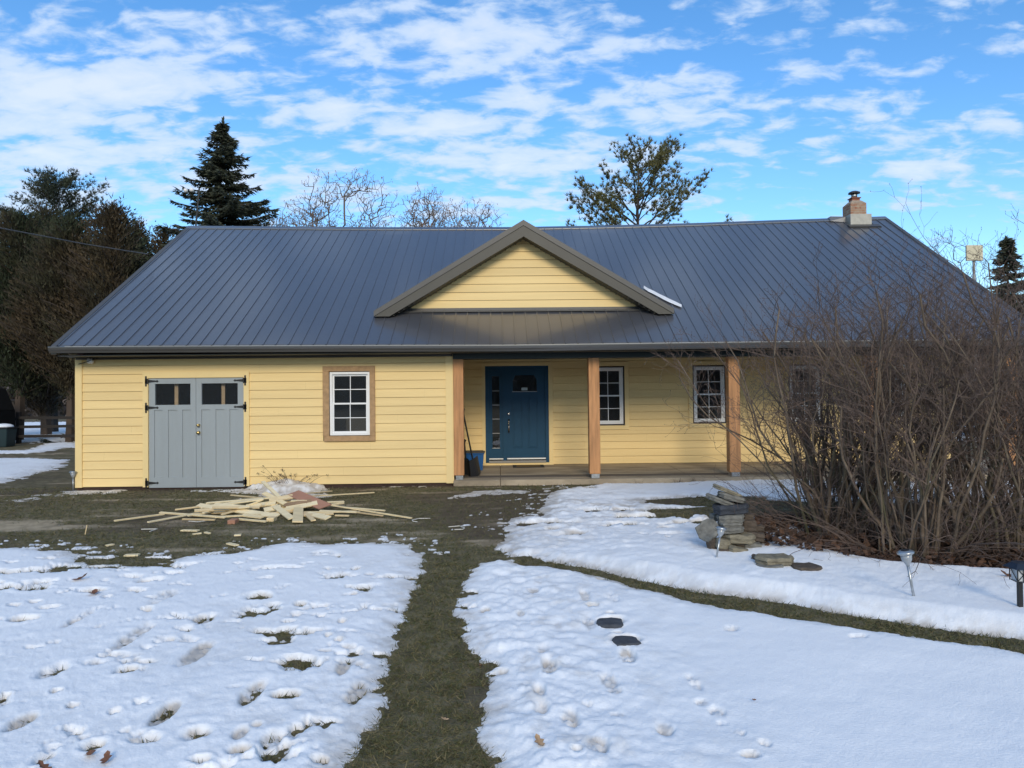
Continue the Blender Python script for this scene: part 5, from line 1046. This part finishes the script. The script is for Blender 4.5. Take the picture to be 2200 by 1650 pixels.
def bare_tree(x, y, H, lab, seed, pods=True, col=(.15, .12, .10), rx=2.6, rz=2.6, n=520, r0=.012, name='bare_tree', group='leafless trees'):
    """branches grown to reach points spread through a rounded crown, thickened by what they carry"""
    g = np.random.default_rng(seed); zc = H-rz; P = g.normal(size=(n, 3)); P /= np.linalg.norm(P, axis=1, keepdims=True); P *= g.random((n, 1))**.42*(1+.14*g.normal(size=(n, 1)))
    P = P*np.array([rx, rx, rz])+np.array([x, y, zc]); lob = fbm(P[:, 0]*1.0+P[:, 1], P[:, 2], .5, 3, seed); P = P[(lob > -.22) & (P[:, 2] < H)]
    base = max(zc-rz*.9, 1.5); nodes = [np.array([x, y, -.1])]; par = [-1]; m_ = 6
    for k in range(1, m_+1): nodes.append(np.array([x+g.normal(0, .05), y, base*k/m_])); par.append(len(nodes)-2)
    o = np.array([x, y, base]); P = P[np.argsort(np.linalg.norm(P-o, axis=1))]; dist0 = [0.]*len(nodes)
    for p in P:
        A = np.array(nodes[m_:]); d = np.linalg.norm(A-p, axis=1)+.22*np.array(dist0[m_:])+.6*np.maximum(0, A[:, 2]-p[2]); k = int(np.argmin(d))+m_
        a = nodes[k]; L_ = np.linalg.norm(p-a); c = max(1, int(L_/.45)); prev = k
        for q in range(1, c+1):
            t_ = q/c; w = a+(p-a)*t_+g.normal(0, .05, 3)*(q < c)+np.array([0, 0, .12*L_*math.sin(math.pi*t_)])*.5; nodes.append(w); par.append(prev); dist0.append(dist0[prev]+L_/c); prev = len(nodes)-1
    N_ = len(nodes); wt = np.zeros(N_); kids = np.zeros(N_)
    for i in range(1, N_): kids[par[i]] += 1
    wt[kids == 0] = 1
    for i in range(N_-1, 0, -1): wt[par[i]] += wt[i]
    rr = r0*wt**.40; nd = np.array(nodes); idx = np.arange(1, N_); pr = np.array(par[1:])
    P0 = [nd[pr]]; P1 = [nd[idx]]; R0 = [np.minimum(rr[pr], rr[idx]*1.5)]; R1 = [rr[idx]]
    tip = nd[kids == 0]; k = 3; T0 = np.repeat(tip, k, 0); D = g.normal(0, 1, T0.shape)+(T0-o)/np.linalg.norm(T0-o, axis=1, keepdims=True)*1.2; D /= np.linalg.norm(D, axis=1, keepdims=True); T1 = T0+D*g.uniform(.15, .45, (len(T0), 1))
    P0.append(T0); P1.append(T1); R0.append(np.full(len(T0), r0*.8)); R1.append(np.full(len(T0), r0*.5))
    t = empty(name, (x, y, 0), lab, 'tree', group); V, Fq = tubes_np(np.concatenate(P0), np.concatenate(P1), np.concatenate(R0), np.concatenate(R1), 4); link('branches', npmesh('branches', V, Fq), mat('grey_twig', col, .85, var=.2), t)
    if pods:
        C = np.repeat(T1, 2, 0); C = C[g.random(len(C)) < .6]; C = C+g.normal(0, .06, C.shape); D = g.normal(0, .4, C.shape)+np.array([0, 0, -1.]); V, Fa, v = tris_np(C, D, g.uniform(.08, .17, len(C)), np.full(len(C), .05), 3)
        link('seed_clusters', npmesh('seed_clusters', V, Fa), mat('seed_cluster', (.25, .15, .10), .8, var=.2), t)['kind'] = 'stuff'
for (px, Y, yt, lab, sd, rw, rh, n) in ((742, 42, 372, 'largest round-crowned leafless tree, right of the spruce', 31, 2.5, 2.7, 1500), (668, 45, 430, 'leafless tree with pale seed clusters between the spruce and the largest bare tree', 33, 1.9, 2.2, 800), (915, 44, 405, 'leafless tree left of the gable peak, the left one of two', 34, 1.5, 2.4, 750), (1010, 46, 425, 'leafless tree nearest the gable peak', 35, 1.7, 2.3, 800), (580, 40, 447, 'low leafless tree with tan clusters touching the spruce', 36, 1.3, 1.7, 500)):
    X_, H_ = at_px(px, Y, yt); bare_tree(X_, Y, H_, lab, sd, True, rx=rw, rz=rh, n=n)
for (px, Y, yt, lab, sd, rw, rh, n) in ((2015, 30, 468, 'thin leafless tree above the right end of the roof', 41, 1.3, 2.3, 150), (1975, 34, 520, 'low leafless tree just behind the right roof edge', 42, 1.2, 1.8, 110), (2225, 24, 455, 'leafless tree at the right edge of the photo', 43, 1.4, 2.6, 160)):
    X_, H_ = at_px(px, Y, yt); bare_tree(X_, Y, H_, lab, sd, False, (.13, .11, .11), rx=rw, rz=rh, n=n, r0=.008)
# far woods as one mass on all sides
def woods():
    g = np.random.default_rng(99); n = 70000; an = g.uniform(0, 2*math.pi, n); r = g.uniform(90, 125, n); x = np.sin(an)*r; y = np.cos(an)*r
    hh = 7+3*fbm(an*14, an*0, 1, 4, 5)+2*g.random(n); z = g.random(n)*hh; C = np.stack([x, y, z], 1); V, Fa, v = tris_np(C, g.normal(0, 1, C.shape), g.uniform(.5, 1.6, n), g.uniform(.3, .9, n), 8)
    k = 900; a = np.linspace(0, 2*math.pi, k, endpoint=False); ht = 6.5+3*fbm(a*14, a*0, 1, 5, 5)+g.random(k)*1.5  # opaque ring added inside the woods to keep horizon glow off the panes
    Vr = np.concatenate([np.stack([np.sin(a)*112, np.cos(a)*112, a*0-1], 1), np.stack([np.sin(a)*112, np.cos(a)*112, ht], 1), np.stack([np.sin(a)*124, np.cos(a)*124, ht*.9], 1)]); i = np.arange(k); j = (i+1) % k
    Fr = np.concatenate([np.stack([i, j, k+j], 1), np.stack([i, k+j, k+i], 1), np.stack([k+i, k+j, 2*k+j], 1), np.stack([k+i, 2*k+j, 2*k+i], 1)])
    Fa = np.concatenate([Fa, Fr+len(V)]); V = np.concatenate([V, Vr]); v = np.concatenate([v, np.zeros(len(Vr))])
    m = mat('far_woods', (.05, .042, .035), .9, attr=[('v', (.11, .09, .08))]); tag(link('distant_woods', npmesh('distant_woods', V, Fa, dict(v=v)), m), 'far off leafless wood along the horizon', 'woods', kind='stuff')
woods()

# ================================================================== BACKGROUND THINGS
def rail_fence():
    M['fence'] = mat('fence_wood', (.022, .018, .015), .9); t = empty('rail_fence', (-19, 29, 0), 'dark split rail fence under the cedars at the left', 'fence'); q0 = MB()
    xs = [-27, -24.4, -21.8, -19.2, -16.6, -14, -11.4]
    for x in xs: MB().box(x-.07, x+.07, 29.93, 30.07, -.1, 1.25).build('post', M['fence'], t)
    for a, b in zip(xs[:-1], xs[1:]):
        for z in (.3, .65, 1.0): MB().bar((a, 29.9, z+rnd.uniform(-.03, .03)), (b, 29.9, z+rnd.uniform(-.03, .03)), .05, .11).build('rail', M['fence'], t)
rail_fence()
# trash bin with snow on top + dark shed
p = onZ(8, 960)
t = empty('rubbish_bin', (p[0], p[1], 0), 'dark green rubbish bin with snow on its lid at the far left', 'bin')
tapered((p[0], p[1]), .50, .5, .62, .6, 0, .68).build('body', mat('dark_green_plastic', (.008, .025, .028), .5), t, bevel=.02)
MB().box(p[0]-.34, p[0]+.34, p[1]-.33, p[1]+.33, .68, .73).build('lid', M['black_plastic'], t, bevel=.01)
MB().lathe((p[0], p[1], .73), [(.33, 0), (.31, .06), (.2, .11), (.05, .13)], 14).build('snow_cap', M['lid_snow'], t, True)
t = empty('garden_shed', (-20.2, 29, 0), 'black open-fronted shed with arched roof behind the bin', 'shed')
xr = onY(-8, 880, 28.5)[0]; xl = xr-3.2; zt = onY(10, 818, 28.5)[2]; cxs = (xl+xr)/2; arc = [(xl, 1.3), (xl+.25, zt-.5), (cxs-.4, zt), (cxs+.4, zt+.0), (xr-.35, zt-.35), (xr, 1.3)]
arc = [(xl, 0)]+arc+[(xr, 0)]
MB_ = MB()
for a, b in zip(arc[:-1], arc[1:]): MB_.hexa([(a[0], 28.5, a[1]), (b[0], 28.5, b[1]), (b[0], 29.6, b[1]), (a[0], 29.6, a[1]), (a[0]*.99+cxs*.01, 28.5, a[1]+.05), (b[0]*.99+cxs*.01, 28.5, b[1]+.05), (b[0]*.99+cxs*.01, 29.6, b[1]+.05), (a[0]*.99+cxs*.01, 29.6, a[1]+.05)])
MB_.build('shell', mat('shed_shell', (.012, .012, .012), .9, spec=.1), t); MB().poly([(a[0], 29.5, a[1]) for a in arc]).build('back_wall', M['black'], t)
for s_ in (1,): MB().poly([(a[0], 28.6, a[1]) for a in arc]).build('opening_shade', M['black'], t)  # black sheet across the open front stands in for the shade inside
# square panel on a pole
Yp = 25.; p0 = onY(2075, 527, Yp); p1 = onY(2111, 560, Yp); t = empty('pole_panel', ((p0[0]+p1[0])/2, Yp, 0), 'cream square panel on a thin grey pole above the right roof edge', 'panel')
cx = (p0[0]+p1[0])/2
MB().box(p0[0], p1[0], Yp-.04, Yp+.04, p1[2], p0[2]).build('panel', mat('cream_panel', (.62, .56, .40), .6, var=.06), t, bevel=.01)
MB().tube([(cx+.03, Yp+.08, -.1), (cx+.03, Yp+.08, p0[2]-.05)], .045, 8).build('pole', mat('grey_pole', (.3, .3, .3), .5), t)
# pole with twin lamps behind the left ridge
Yp = 25.6; pb = onY(421, 480, Yp); pt = onY(428, 405, Yp); t = empty('lamp_pole', (pb[0], Yp, 0), 'thin pole with two small white globe lamps in front of the spruce', 'lamp')
dx = (pt[0]-pb[0])/(pt[2]-pb[2]); MB().tube([(pb[0]-dx*pb[2], Yp, -.1), (pt[0], Yp, pt[2])], .03, 8).build('pole', M['black'], t)
for px, py in ((412, 408), (399, 409)): c = onY(px, py, Yp-.1); MB().lathe((c[0], c[1], c[2]-.07), [(.02, 0), (.06, .02), (.078, .07), (.06, .12), (.02, .14)], 14).build('globe', M['white'], t, True)
q = MB(); c0 = onY(398, 411, Yp); c1 = onY(428, 409, Yp); q.tube([c0, c1], .02, 6); q.build('crossarm', M['black'], t)
# overhead cable
pts = [onY(-420, 432, 10.5), onY(-100, 474, 12.8), onY(0, 490, 13.6), onY(75, 504, 14.3), onY(180, 524, 15.4), onY(260, 537, 16.2), onY(318, 546, 16.9)]
q = MB(); q.tube(pts, .012, 6); tag(q.build('overhead_cable', mat('cable_sheath', (.09, .085, .08), .35)), 'grey overhead cable running from the left edge to the roof', 'cable')
# snow remnant at the dormer foot
def hit_roof(px, py):
    y = 15.0
    for _ in range(30): p = onY(px, py, y); y += (p[2]-roof_z(p[0], y))/.6*.6
    return onY(px, py, y)
g_ = []; q = MB()
for i, (px, py) in enumerate(((1383, 620), (1394, 627), (1405, 632), (1416, 638), (1428, 644), (1440, 650), (1451, 655), (1464, 661))):
    p = hit_roof(px, py); g_.append((p[0], p[1], roof_z(p[0], p[1]), (.015, .03, .035, .03, .045, .04, .035, .012)[i]))
ring = []
for (x, yv, z, w_) in g_: ring.append([(x-w_*.9, yv-.06, z-.0), (x-w_*.2, yv-.03, z+.055+w_*.3), (x+w_*.6, yv, z+.04), (x+w_*1.1, yv+.03, z+.02)])
for a, b in zip(ring[:-1], ring[1:]):
    for k in range(3): q.poly([a[k], b[k], b[k+1], a[k+1]])
tag(q.build('roof_snow', M['lid_snow'], None, True), 'thin white streak of snow in the right valley of the gable', 'snow', kind='stuff')
print('objects', len(bpy.data.objects))
